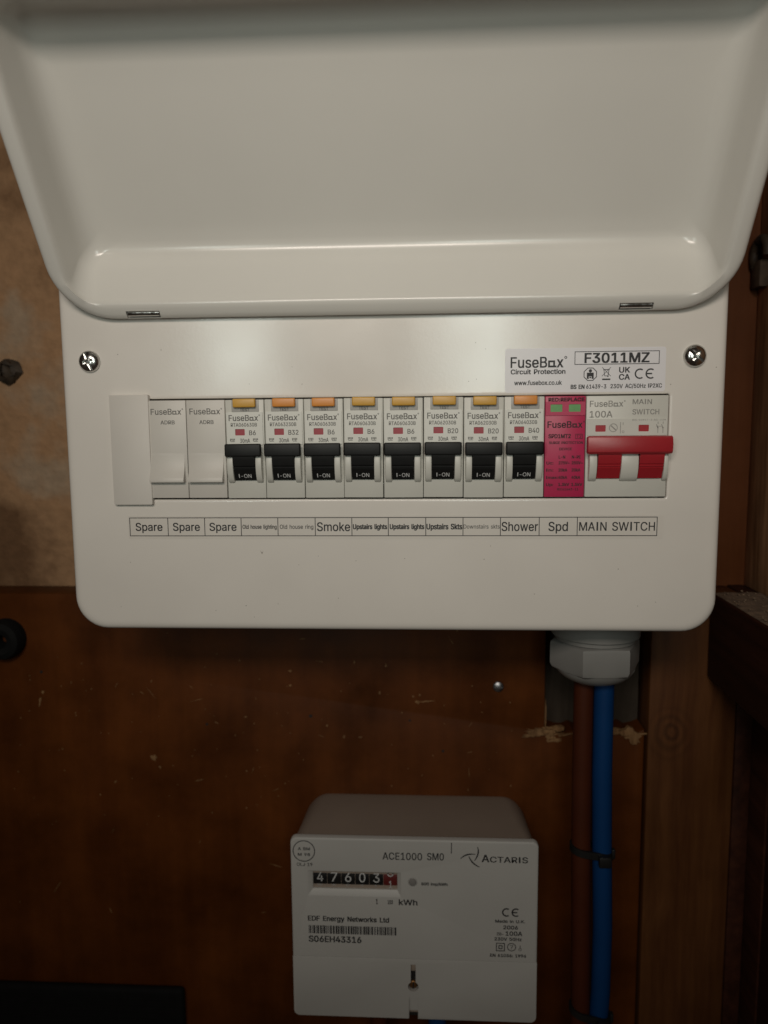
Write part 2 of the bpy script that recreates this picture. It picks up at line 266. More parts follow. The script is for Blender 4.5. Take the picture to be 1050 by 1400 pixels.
# flat print -------------------------------------------------------------
GLYPHS = {
'-': "227|168,122 168,94 57,94 57,122",
'.': "94|48,-2 42,-1 36,1 31,4 28,9 26,15 25,20 26,27 28,32 31,37 36,40 42,43 48,43 54,43 59,40 64,37 68,32 70,27 71,20 70,15 68,9 64,4 59,1 54,-1",
'/': "125|117,266 36,-38 7,-38 89,266",
'0': "227|113,-3 95,-2 79,3 65,12 53,24 42,39 34,57 29,77 25,101 24,127 25,153 29,177 35,197 43,215 53,230 65,242 79,251 95,256 113,258 131,256 147,251 161,242 174,230 184,215 192,197 198,177 201,153 203,127 201,101 198,77 192,57 184,39 174,24 162,12 147,3 131,-2|113,25 125,26 136,30 145,37 153,46 160,58 165,72 169,88 171,107 172,127 171,148 169,166 165,182 160,197 153,208 145,218 136,224 125,228 113,230 101,228 91,224 82,218 73,208 67,197 62,182 58,166 55,148 55,127 55,107 58,88 62,72 67,58 73,46 82,37 91,30 101,26",
'1': "227|38,0 38,27 195,27 195,0|138,254 138,0 106,0 106,224 105,224 43,179 43,213 99,254",
'2': "227|32,0 32,24 117,114 141,141 155,163 160,186 159,194 157,202 154,209 149,215 143,220 137,224 112,230 102,229 94,227 86,224 79,219 74,213 69,207 66,199 64,190 64,181 33,181 34,196 37,209 43,221 51,232 60,241 72,248 84,253 98,257 112,258 127,257 141,254 153,248 164,241 173,233 181,223 186,211 189,199 191,186 185,159 168,129 133,90 76,30 76,28 195,28 195,0",
'3': "227|109,-3 94,-2 80,0 66,5 54,11 44,19 35,29 28,40 24,52 22,66 55,66 56,58 59,50 63,44 69,38 75,33 83,30 109,25 138,30 145,35 152,40 157,46 161,54 164,63 165,72 164,81 162,90 158,98 153,105 146,112 137,117 127,121 115,123 101,124 78,124 78,150 144,224 144,226 35,226 35,254 186,254 186,230 106,139 106,144 124,145 140,143 154,138 167,131 177,122 185,111 192,99 195,86 196,72 195,58 191,45 185,33 177,22 166,13 154,6 141,1 125,-2",
'4': "227|20,53 20,79 123,254 155,254 54,83 54,81 207,81 207,53|141,0 141,61 141,73 141,159 171,159 171,0",
'5': "227|111,-3 96,-2 82,1 70,6 59,12 49,20 41,30 35,41 32,53 30,65 61,65 62,58 65,51 69,44 87,30 111,25 120,26 130,28 138,32 146,38 152,44 157,52 161,61 163,71 164,81 163,92 161,101 157,111 151,119 145,125 137,131 129,135 119,138 109,138 84,134 64,123 34,126 48,254 183,254 183,226 75,226 67,151 68,151 89,162 115,167 126,166 137,164 147,160 156,156 165,150 172,143 179,134 185,125 189,116 193,105 195,94 195,82 194,66 191,51 184,38 176,26 166,16 154,8 141,1 126,-2",
'6': "227|113,-3 98,-2 84,1 71,7 60,15 50,25 42,37 36,51 33,65 32,81 33,93 35,106 40,119 69,170 126,254 161,254 75,131 73,131 83,144 98,153 117,157 132,156 146,153 158,147 169,140 178,131 185,120 190,107 193,94 194,79 193,63 190,49 184,36 176,25 166,15 155,7 142,1 128,-2|113,24 123,25 131,27 139,31 146,37 152,43 157,51 161,59 163,69 164,79 163,89 161,98 157,107 152,114 146,121 139,126 131,130 123,132 113,133 104,132 95,130 87,126 80,121 74,114 69,107 65,99 63,89 62,79 63,69 65,59 69,51 74,43 80,37 87,31 95,27 104,25",
'7': "227|48,0 162,224 162,226 31,226 31,254 195,254 195,224 82,0",
'8': "227|113,-3 97,-2 82,1 68,6 56,13 45,21 37,31 31,42 27,54 26,68 27,78 29,88 33,98 37,106 43,114 51,121 58,126 67,130 76,132 76,133 65,138 55,145 46,154 40,165 36,177 35,190 36,203 40,214 45,225 53,234 62,242 73,249 85,254 99,257 113,258 128,257 141,254 153,249 164,242 173,234 181,225 186,214 190,203 191,190 190,177 186,165 180,154 171,145 162,138 150,133 150,132 159,130 168,126 176,121 183,114 189,106 194,98 197,88 200,78 200,68 199,54 195,42 189,31 181,21 171,13 158,6 145,1 130,-2|113,25 124,25 134,27 142,30 150,34 156,40 161,46 165,53 168,61 168,69 168,78 165,87 161,94 156,101 149,107 141,111 133,115 123,117 113,118 103,117 93,115 85,111 77,107 70,101 65,94 61,87 58,78 58,69 58,61 61,53 64,46 70,40 76,34 84,30 92,27 102,25|113,145 137,150 144,154 149,159 154,165 157,172 159,180 160,188 159,196 157,203 154,210 149,216 144,221 138,225 113,230 89,225 82,221 77,216 72,210 69,203 67,196 66,188 67,180 69,172 72,165 77,159 82,154 89,150",
'9': "227|113,258 128,257 142,253 155,247 166,239 176,229 184,217 190,204 193,189 194,173 194,161 191,148 186,135 158,84 100,0 65,0 151,124 154,124 144,111 128,101 109,97 94,98 81,102 69,107 58,114 49,124 41,134 36,147 33,161 32,176 33,191 36,205 42,218 50,230 60,239 71,247 84,253 98,257|113,230 104,229 95,227 87,223 80,218 74,211 69,204 66,195 63,186 63,176 63,166 66,156 69,148 74,140 80,134 87,129 95,125 104,122 113,122 123,122 131,125 139,129 146,134 152,140 157,147 161,156 163,165 164,175 163,185 161,195 157,204 152,211 146,218 139,223 131,227 123,229",
':': "94|48,-2 42,-1 36,1 31,4 28,9 26,15 25,20 26,27 28,32 31,37 36,40 42,43 48,43 54,43 59,40 64,37 68,32 70,27 71,20 70,15 68,9 64,4 59,1 54,-1|48,135 42,136 36,138 31,142 28,147 26,152 25,158 26,164 28,170 31,174 36,178 42,180 48,181 54,180 59,178 64,174 68,170 70,164 71,158 70,152 68,147 64,142 59,138 54,136",
'?': "179|66,76 66,80 71,115 74,123 79,129 84,135 104,149 123,167 127,174 130,183 131,192 130,199 128,206 125,213 110,226 89,231 69,226 53,213 49,206 47,198 46,189 14,189 15,203 19,215 24,226 32,236 41,243 51,250 63,254 75,257 89,258 103,257 116,254 127,249 137,243 146,235 153,226 158,215 161,203 162,191 161,178 158,166 153,156 146,146 138,138 127,130 110,118 100,103 97,79 97,76|82,-2 76,-1 70,1 66,4 62,9 60,15 59,20 60,26 62,32 66,37 70,40 76,42 82,43 88,42 93,40 98,37 102,32 104,26 105,20 104,15 102,9 98,4 93,1 88,-1",
'A': "240|8,0 101,254 138,254 231,0 198,0 144,151 132,186 116,239 123,239 106,185 95,151 43,0|55,71 55,99 185,99 185,71",
'B': "228|30,0 30,254 121,254 137,253 152,250 164,245 175,239 184,230 190,221 195,210 198,199 199,187 198,177 197,168 193,160 178,143 157,133 157,131 166,130 174,127 182,123 189,117 196,110 201,102 205,92 208,81 209,68 208,56 205,44 200,33 193,24 184,16 172,9 158,4 142,1 123,0|62,29 122,29 140,30 154,34 165,40 172,48 176,58 178,68 177,77 175,85 171,92 166,99 160,104 153,109 144,113 135,115 124,115 62,115|62,143 119,143 144,148 151,152 157,157 162,163 165,170 167,178 168,186 167,197 163,206 156,214 147,221 135,225 120,226 62,226",
'C': "255|134,-3 113,-2 93,4 75,12 59,25 46,40 35,58 27,78 22,101 20,127 22,153 27,176 35,197 46,215 59,230 75,242 93,251 113,256 134,258 170,252 181,248 191,242 201,236 210,228 217,219 224,209 229,198 234,187 236,174 204,174 195,197 179,214 158,224 134,228 119,227 105,223 92,216 80,207 71,196 62,182 57,166 53,148 52,127 53,107 57,88 63,72 71,59 80,47 92,38 105,32 119,28 134,26 158,30 179,40 195,57 204,80 236,80 234,68 229,56 224,45 217,36 210,27 201,19 192,12 181,7 170,2 159,-1 146,-3",
'D': "251|109,0 48,0 48,29 107,29 127,30 144,34 159,40 171,49 182,61 189,75 195,90 198,108 200,128 198,147 195,165 190,180 182,194 172,205 160,214 145,221 129,225 110,226 47,226 47,254 113,254 136,253 157,248 176,239 192,228 206,213 217,196 225,175 229,153 231,128 229,102 224,80 217,59 206,42 192,27 175,15 156,7 134,2|62,254 62,0 30,0 30,254",
'E': "209|30,0 30,254 186,254 186,226 62,226 62,143 178,143 178,114 62,114 62,29 188,29 188,0",
'F': "205|30,0 30,254 185,254 185,226 62,226 62,139 173,139 173,111 62,111 62,0",
'G': "260|134,-3 113,-2 93,4 75,13 59,25 45,40 35,58 27,78 22,102 20,127 22,153 27,176 35,197 45,215 59,230 74,242 92,251 112,256 132,258 146,257 158,255 170,252 181,247 192,242 202,235 210,227 218,218 225,208 230,198 234,186 237,174 204,174 194,197 178,213 158,224 133,228 118,227 104,223 92,216 80,207 70,196 62,182 57,166 53,148 52,127 53,107 57,88 63,72 71,59 81,47 92,38 105,32 119,28 134,26 148,27 161,31 172,36 183,43 191,51 198,62 203,74 206,87 207,101 217,100 141,100 141,128 239,128 239,100 237,80 233,62 225,45 215,31 203,19 188,9 172,2 154,-2",
'H': "258|30,0 30,254 62,254 62,144 196,144 196,254 228,254 228,0 196,0 196,116 62,116 62,0",
'I': "140|47,0 47,258 93,258 93,0",
'J': "198|93,-3 71,-1 53,5 38,16 26,31 19,50 17,73 17,86 49,86 49,73 50,58 54,47 61,37 70,30 80,26 93,25 105,26 115,30 124,37 131,47 135,58 136,73 136,254 168,254 168,73 166,50 159,31 147,16 132,5 113,-1",
'K': "233|52,73 52,108 70,131 87,152 106,172 182,254 224,254 116,138 114,138|30,0 30,254 62,254 62,167 62,112 62,97 62,0|186,0 94,130 114,155 224,0",
'L': "196|30,0 30,254 62,254 62,29 181,29 181,0",
'M': "314|30,0 30,254 76,254 139,94 144,79 150,61 156,42 161,24 154,24 159,41 165,61 171,79 176,94 238,254 284,254 284,0 252,0 252,145 252,163 253,184 253,207 253,229 256,229 249,205 241,181 234,161 228,145 171,0 143,0 85,145 80,160 72,181 65,204 56,229 59,229 60,208 60,186 61,164 61,145 61,0",
'N': "262|30,0 30,254 68,254 172,91 181,75 194,53 207,27 202,27 200,54 200,79 199,97 199,254 232,254 232,0 193,0 101,145 89,165 74,191 54,226 60,227 61,192 62,164 62,145 62,0",
'O': "267|133,-3 112,-2 93,4 75,12 59,25 46,40 35,58 27,78 22,101 20,127 22,153 27,176 35,197 46,215 59,230 75,242 93,251 112,256 133,258 155,256 174,251 192,242 208,230 221,215 232,197 240,176 245,153 247,127 245,101 240,78 232,58 221,40 208,25 192,12 174,4 155,-2|133,26 148,28 162,32 175,38 186,47 196,58 204,72 210,88 214,106 215,127 214,148 210,166 204,182 196,196 186,207 175,216 162,223 148,227 133,228 119,227 105,223 92,216 81,207 71,196 63,182 57,166 53,148 52,127 53,106 57,88 63,72 71,58 81,47 92,38 105,32 119,28",
'P': "222|30,0 30,254 118,254 136,253 152,250 166,244 178,236 187,226 195,215 200,202 203,189 204,174 203,159 200,145 195,133 187,121 178,112 166,104 152,98 136,94 118,93 55,93 55,121 116,121 129,122 139,124 149,128 156,133 162,139 167,147 170,155 172,164 172,174 172,184 170,193 167,201 162,208 156,214 148,219 139,223 129,225 116,226 62,226 62,0",
'Q': "267|123,80 156,80 185,42 192,32 234,-24 200,-24 173,13 166,23|133,-3 112,-2 93,4 75,12 59,25 46,40 35,58 27,78 22,101 20,127 22,153 27,176 35,197 46,215 59,230 75,242 93,251 112,256 133,258 155,256 174,251 192,242 208,230 221,215 232,197 240,176 245,153 247,127 245,101 240,78 232,58 221,40 208,25 192,12 174,4 155,-2|133,26 148,28 162,32 175,38 186,47 196,58 204,72 210,88 214,106 215,127 214,148 210,166 204,182 196,196 186,207 175,216 162,223 148,227 133,228 119,227 105,223 92,216 81,207 71,196 63,182 57,166 53,148 52,127 53,106 57,88 63,72 71,58 81,47 92,38 105,32 119,28",
'R': "224|30,0 30,254 118,254 136,253 153,250 167,244 178,237 188,227 195,217 200,204 204,191 205,176 204,161 200,148 195,136 188,125 178,116 166,109 152,103 136,100 118,99 48,99 48,128 117,128 129,128 140,130 149,133 156,138 162,143 167,150 170,158 172,167 173,176 172,186 170,194 167,202 162,209 156,215 149,220 140,223 129,225 116,226 62,226 62,0|177,0 115,115 151,115 214,0",
'S': "223|112,-4 94,-3 78,0 64,5 51,11 41,20 32,30 25,42 21,54 19,68 52,68 54,59 57,51 62,44 68,38 75,33 83,29 112,25 123,25 133,27 143,30 151,34 159,40 165,46 169,53 172,61 173,70 172,77 170,84 166,89 148,102 122,111 92,120 72,126 56,135 43,145 34,156 28,170 26,186 27,200 31,213 37,224 46,234 57,242 69,249 83,254 97,257 114,258 130,257 145,254 158,249 170,242 180,234 189,224 195,213 199,202 200,189 169,189 166,201 160,211 151,219 140,225 127,228 112,229 102,229 92,227 84,224 76,220 70,215 64,209 61,203 58,195 58,188 58,180 61,173 65,167 85,154 106,147 132,140 156,132 179,119 197,99 201,90 203,80 204,69 203,56 199,43 193,32 185,21 174,13 162,5 147,0 130,-3",
'T': "224|16,226 16,254 208,254 208,226 128,226 128,0 96,0 96,226",
'U': "259|129,-4 110,-3 93,1 77,8 63,17 52,27 42,40 36,54 31,70 30,87 30,254 62,254 62,89 63,77 66,66 70,57 77,48 84,40 94,34 104,29 116,27 129,26 143,27 155,29 165,34 175,40 182,48 188,57 193,66 195,77 196,89 196,254 229,254 229,87 227,70 223,54 216,40 207,27 195,17 182,8 166,1 149,-3",
'V': "240|102,0 8,254 42,254 96,103 108,69 124,15 117,15 133,69 145,103 197,254 231,254 139,0",
'W': "343|78,0 8,254 41,254 82,98 88,73 93,47 98,20 95,20 100,47 106,73 112,98 153,254 190,254 231,98 237,73 243,47 249,20 244,20 249,47 255,73 261,98 302,254 335,254 265,0 228,0 184,161 176,196 168,237 175,237 167,197 159,161 115,0",
'X': "237|9,0 109,142 109,118 15,254 52,254 89,200 102,181 112,164 122,146 116,146 126,164 136,181 149,200 187,254 223,254 129,119 129,143 228,0 191,0 146,65 134,83 125,98 115,116 122,116 113,98 103,83 91,65 46,0",
'Y': "236|102,0 102,104 8,254 46,254 96,172 111,146 125,115 112,115 126,146 140,172 191,254 228,254 134,104 134,0",
'Z': "219|21,0 21,23 137,193 153,215 170,238 174,227 143,226 111,226 20,226 20,254 198,254 198,231 84,64 67,40 49,17 45,27 76,28 107,29 200,29 200,0",
'a': "195|80,-4 68,-4 57,-1 47,2 38,8 30,14 24,22 19,32 16,42 15,54 16,64 18,73 22,80 26,87 32,92 39,97 63,105 89,110 117,113 133,117 135,120 137,123 138,127 138,128 133,148 120,161 98,165 75,161 59,150 50,137 20,146 26,156 32,165 39,173 48,179 57,184 66,188 97,192 119,190 143,180 150,175 156,168 161,160 165,150 168,139 168,126 168,0 138,0 138,26 136,26 126,12 108,1|85,23 96,23 106,26 114,29 121,34 127,40 132,47 135,54 137,61 138,69 138,95 130,91 116,88 100,86 88,84 67,79 52,70 48,65 47,59 46,52 51,36 65,26",
'b': "212|115,-4 104,-3 94,-1 86,2 69,16 59,29 56,29 56,0 26,0 26,254 57,254 57,160 59,160 69,173 86,186 94,190 103,192 115,192 130,191 144,187 156,180 168,171 177,160 185,146 191,131 194,113 195,94 194,75 191,58 185,42 177,29 168,17 157,8 144,1 130,-3|110,23 121,24 131,28 140,33 147,40 153,48 158,58 161,70 163,82 164,95 163,108 161,120 158,131 153,140 147,149 140,156 131,161 121,164 110,165 99,164 89,161 81,156 73,149 67,141 62,131 59,120 57,108 56,95 57,81 59,69 63,58 67,48 73,39 81,32 89,27 99,24",
'c': "198|104,-4 87,-3 72,1 58,8 46,17 36,29 28,43 22,58 18,75 17,94 18,113 22,130 28,146 36,159 46,171 58,180 72,187 87,191 104,192 130,189 153,178 170,161 181,138 151,131 145,145 135,155 121,162 104,165 92,164 81,161 73,155 65,148 59,139 54,129 51,118 49,106 48,94 49,81 51,70 54,59 59,49 65,40 73,33 81,28 92,24 104,23 121,26 135,33 146,44 152,59 181,51 171,28 153,11 130,0",
'd': "212|98,-4 82,-3 68,1 56,8 44,17 35,29 27,42 22,58 18,75 17,94 18,113 22,131 27,146 35,160 45,171 56,180 69,187 83,191 98,192 109,192 118,190 126,186 144,173 153,160 155,160 155,254 186,254 186,0 156,0 156,29 153,29 143,16 126,2 118,-1 109,-3|102,23 113,24 123,27 132,32 139,39 145,48 150,58 153,69 155,81 156,95 155,108 153,120 150,131 145,141 139,149 132,156 123,161 113,164 102,165 91,164 81,161 72,156 65,149 59,140 54,131 51,120 49,108 48,95 49,82 51,70 54,58 59,48 65,40 73,33 81,28 91,24",
'e': "202|106,-4 88,-3 73,1 58,8 46,17 36,29 28,42 22,58 18,75 17,93 18,112 22,129 28,145 36,159 46,170 58,180 71,187 86,191 103,192 133,187 142,183 151,177 160,170 167,162 173,152 179,141 182,128 185,113 186,97 186,85 37,85 37,110 169,110 155,101 154,113 152,124 149,134 144,143 138,151 131,157 123,161 113,164 103,165 92,164 82,161 73,157 66,151 59,143 54,135 51,125 49,116 48,105 48,89 49,75 51,64 55,53 61,44 67,37 76,31 85,26 95,24 106,23 127,26 143,36 153,53 182,45 179,36 174,27 168,20 160,13 151,7 141,2 130,-1 119,-3",
'f': "127|114,190 114,164 3,164 3,190|40,0 40,216 41,226 44,235 48,243 53,250 60,255 68,259 94,265 111,263 121,260 114,234 107,236 97,237 89,236 82,234 77,230 74,225 72,218 71,209 71,0",
'g': "213|103,-75 90,-75 78,-73 67,-70 41,-55 25,-35 51,-20 61,-33 77,-44 103,-49 118,-47 130,-44 141,-38 149,-29 154,-17 156,-3 156,34 153,34 143,21 126,8 118,5 109,3 97,2 83,4 69,7 56,13 45,22 35,32 28,45 22,60 18,77 17,96 18,114 22,131 27,147 35,160 45,171 56,180 69,187 83,191 98,192 109,192 119,190 127,186 144,173 154,159 157,159 157,190 186,190 186,-4 185,-20 181,-33 175,-45 167,-54 157,-62 145,-68 132,-72 118,-74|102,30 113,30 123,33 132,38 139,44 145,51 150,61 153,71 156,83 156,96 156,109 153,121 150,132 145,141 139,150 132,156 123,161 114,164 102,165 91,164 81,161 73,156 65,149 59,141 54,131 51,120 49,109 48,96 49,84 51,72 54,61 59,52 65,44 73,38 81,33 91,30",
'h': "205|57,113 57,0 26,0 26,254 57,254 57,144 51,144 58,159 66,172 76,181 87,187 100,191 114,192 126,191 137,189 148,184 157,178 164,170 170,160 175,149 178,135 179,120 179,0 148,0 148,118 147,131 143,143 136,152 128,159 117,163 105,165 96,164 88,162 80,159 74,154 68,148 63,141 60,133 58,124",
'i': "83|26,0 26,190 57,190 57,0|42,221 36,222 31,224 27,227 23,231 21,236 21,242 21,247 23,252 27,256 31,259 36,261 42,262 47,261 52,259 57,256 60,252 62,247 63,242 62,236 60,231 57,227 52,224 47,222",
'j': "83|26,190 57,190 57,-15 56,-26 54,-36 51,-45 46,-53 40,-59 32,-65 24,-68 13,-71 2,-71 -5,-71 -5,-43 1,-43 9,-43 15,-40 20,-36 24,-30 26,-23 26,-15|42,221 36,222 31,224 27,227 23,231 21,236 20,242 21,247 23,252 27,256 31,259 36,261 42,262 47,261 52,259 57,256 60,252 62,247 63,242 62,236 60,231 57,227 52,224 47,222",
'k': "190|55,68 55,106 60,106 142,190 180,190 92,100 89,100|26,0 26,254 57,254 57,0|147,0 74,93 96,114 186,0",
'l': "95|70,-1 56,0 45,4 37,10 31,19 27,29 26,42 26,254 57,254 57,49 60,31 63,28 67,27 73,26 80,26 85,27 90,1 81,0",
'm': "305|26,0 26,190 56,190 56,148 54,148 57,157 61,166 66,173 86,188 110,193 123,192 134,187 144,180 151,171 157,160 160,147 156,147 159,156 163,164 169,172 190,187 218,193 229,192 239,190 249,186 257,180 264,173 270,164 275,154 278,141 278,128 278,0 248,0 248,127 247,139 243,149 236,156 228,161 219,164 209,165 201,165 194,163 187,160 173,145 168,124 168,0 137,0 137,130 136,140 132,148 126,156 119,161 110,164 100,165 79,160 73,156 67,151 63,145 60,137 58,129 57,119 57,0",
'n': "205|57,113 57,0 26,0 26,190 56,190 56,144 51,144 58,159 66,172 76,181 87,187 100,191 114,192 126,191 137,189 147,184 156,178 164,170 170,160 175,149 178,135 179,120 179,0 148,0 148,118 147,131 143,143 136,152 128,159 117,163 105,165 96,164 88,162 80,159 74,154 68,148 63,141 60,133 58,124",
'o': "208|104,-4 87,-3 72,1 58,8 46,17 36,29 28,43 22,58 18,75 17,94 18,113 22,130 28,146 36,159 46,171 58,180 72,187 87,191 104,192 120,191 136,187 149,180 161,171 171,159 180,146 186,130 189,113 191,94 189,75 186,58 180,43 171,29 161,17 149,8 136,1 120,-3|104,23 116,24 126,28 135,33 143,40 149,49 154,59 157,70 159,81 160,94 159,106 157,118 154,129 149,139 143,148 135,155 126,161 116,164 104,165 92,164 81,161 73,155 65,148 59,139 54,129 51,118 49,106 48,94 49,81 51,70 54,59 59,49 65,40 73,33 81,28 92,24",
'p': "212|26,-71 26,190 56,190 56,160 59,160 69,173 86,186 94,190 103,192 115,192 130,191 144,187 156,180 168,171 177,160 185,146 191,131 194,113 195,94 194,75 191,58 185,42 177,29 168,17 157,8 144,1 130,-3 115,-4 104,-3 94,-1 86,2 69,16 59,29 57,29 57,-71|110,23 121,24 131,28 140,33 147,40 153,48 158,58 161,70 163,82 164,95 163,108 161,120 158,131 153,140 147,149 140,156 131,161 121,164 110,165 99,164 89,161 81,156 73,149 67,141 62,131 59,120 57,108 56,95 57,81 59,69 63,58 67,48 73,39 81,32 89,27 99,24",
'q': "212|186,-71 155,-71 155,29 153,29 143,16 126,2 118,-1 109,-3 98,-4 82,-3 68,1 56,8 44,17 35,29 27,42 22,58 18,75 17,94 18,113 22,131 27,146 35,160 45,171 56,180 69,187 83,191 98,192 109,192 118,190 126,186 144,173 153,160 156,160 156,190 186,190|102,23 113,24 123,27 132,32 139,39 145,48 150,58 153,69 155,81 156,95 155,108 153,120 150,131 145,141 139,149 132,156 123,161 113,164 102,165 91,164 81,161 72,156 65,149 59,140 54,131 51,120 49,108 48,95 49,82 51,70 54,58 59,48 65,40 73,33 81,28 91,24",
'r': "130|26,0 26,190 56,190 56,160 58,160 62,169 68,177 76,184 85,188 96,191 107,192 115,192 122,192 122,161 115,162 103,163 95,162 87,160 80,157 73,153 67,148 63,142 60,135 58,127 57,118 57,0",
's': "182|91,-4 78,-3 67,-2 56,2 46,6 38,12 31,19 25,27 21,37 18,47 47,53 50,44 55,36 62,30 70,26 80,24 91,23 103,24 113,26 122,31 129,37 133,44 134,51 133,58 131,63 127,68 122,72 115,75 106,78 75,85 59,90 46,96 36,104 29,113 25,124 23,137 24,147 27,157 33,166 39,173 48,180 58,185 69,189 81,191 94,192 106,192 117,190 127,186 136,182 143,176 149,170 162,145 134,139 131,146 127,152 121,158 114,163 105,165 94,166 83,165 74,163 65,158 59,153 56,146 54,139 55,132 58,126 62,122 86,111 115,105 131,100 143,93 153,86 160,76 164,66 166,53 165,43 161,33 156,24 149,16 140,9 130,3 118,-1 105,-3",
't': "114|102,190 102,164 3,164 3,190|32,236 63,236 63,49 64,41 65,35 68,31 72,27 78,26 85,25 93,26 101,27 107,1 96,-1 84,-2 69,-1 56,4 46,11 38,20 34,32 32,46",
'u': "205|91,-3 79,-2 68,1 57,5 48,12 41,20 35,29 30,41 27,54 26,69 26,190 57,190 57,72 58,58 62,47 68,37 77,31 88,26 100,25 109,26 117,28 125,31 131,36 137,41 142,48 145,57 147,66 148,76 148,190 179,190 179,0 149,0 149,46 154,46 147,30 139,18 129,8 117,2 105,-1",
'v': "195|81,0 9,190 42,190 83,78 93,43 103,10 92,10 101,43 112,78 152,190 186,190 113,0",
'w': "284|69,0 11,190 44,190 67,107 77,68 88,21 82,21 93,67 103,107 126,190 158,190 181,107 191,68 201,21 196,21 206,68 217,107 240,190 272,190 215,0 184,0 159,86 152,112 145,140 138,169 145,169 138,140 131,112 124,86 99,0",
'x': "189|10,0 86,109 86,86 14,190 50,190 74,153 90,127 104,103 88,103 101,127 117,153 141,190 176,190 104,84 104,107 179,0 143,0 115,43 100,68 86,91 102,91 89,68 74,43 46,0",
'y': "195|24,-69 31,-43 36,-44 52,-44 65,-37 75,-18 81,-1 9,190 42,190 83,78 93,43 103,10 92,10 101,43 112,78 153,190 186,190 102,-29 88,-54 70,-68 46,-73 32,-72",
'z': "190|21,0 21,23 127,160 127,161 24,161 24,190 166,190 166,165 63,30 63,28 169,28 169,0",
'~': "227|26,75 27,88 29,99 33,109 38,117 44,123 51,127 76,133 99,128 123,110 137,99 149,96 156,97 162,99 166,104 170,110 172,117 172,126 200,126 199,113 197,102 193,93 188,85 182,79 175,74 151,68 127,74 103,91 89,102 77,105 71,104 65,102 60,98 57,92 55,85 54,75",
}
_tc = {}
def _area(q): return sum(a[0]*b[1]-b[0]*a[1] for a, b in zip(q, q[1:]+q[:1]))
def glyph(ch):
    """one letter of a grotesque alphabet (outlines in 1/500) as flat faces; overlapping strokes filled one by one"""
    if ch not in _tc:
        adv, *polys = GLYPHS[ch].split('|')
        polys = [[tuple(map(int, t.split(','))) for t in q.split()] for q in polys]
        sign = _area(max(polys, key=lambda q: abs(_area(q)))) > 0
        outer = [q for q in polys if (_area(q) > 0) == sign]; holes = [q for q in polys if (_area(q) > 0) != sign]
        vs, fs = [], []
        for q in outer:
            bx = (min(p[0] for p in q), max(p[0] for p in q), min(p[1] for p in q), max(p[1] for p in q))
            c = bpy.data.curves.new('t', 'CURVE'); c.dimensions = '2D'; c.fill_mode = 'BOTH'
            for r in [q]+[h for h in holes if bx[0] < h[0][0] < bx[1] and bx[2] < h[0][1] < bx[3]]:
                sp = c.splines.new('POLY'); sp.points.add(len(r)-1); sp.use_cyclic_u = True
                for p, (u, v) in zip(sp.points, r): p.co = (u/500, v/500, 0, 1)
            o = bpy.data.objects.new('t', c); COL.objects.link(o)
            me = bpy.data.meshes.new_from_object(o.evaluated_get(bpy.context.evaluated_depsgraph_get())); n = len(vs)
            vs += [(v.co.x, v.co.y) for v in me.vertices]
            for p in me.polygons:
                f = [n+k for k in p.vertices]; fs.append(tuple(f) if _area([vs[k] for k in f]) > 0 else tuple(f[::-1]))
            bpy.data.objects.remove(o); bpy.data.curves.remove(c); bpy.data.meshes.remove(me)
        _tc[ch] = (int(adv)/500, vs, fs)
    return _tc[ch]
def glyphs(s):
    vs, fs, pen = [], [], 0
    for ch in s:
        if ch == ' ': pen += .28; continue
        adv, v, f = glyph(ch); n = len(vs)
        vs += [(a+pen, b) for a, b in v]; fs += [tuple(n+k for k in q) for q in f]; pen += adv
    return vs, fs
CAP = max(v[1] for v in glyphs("H")[0])
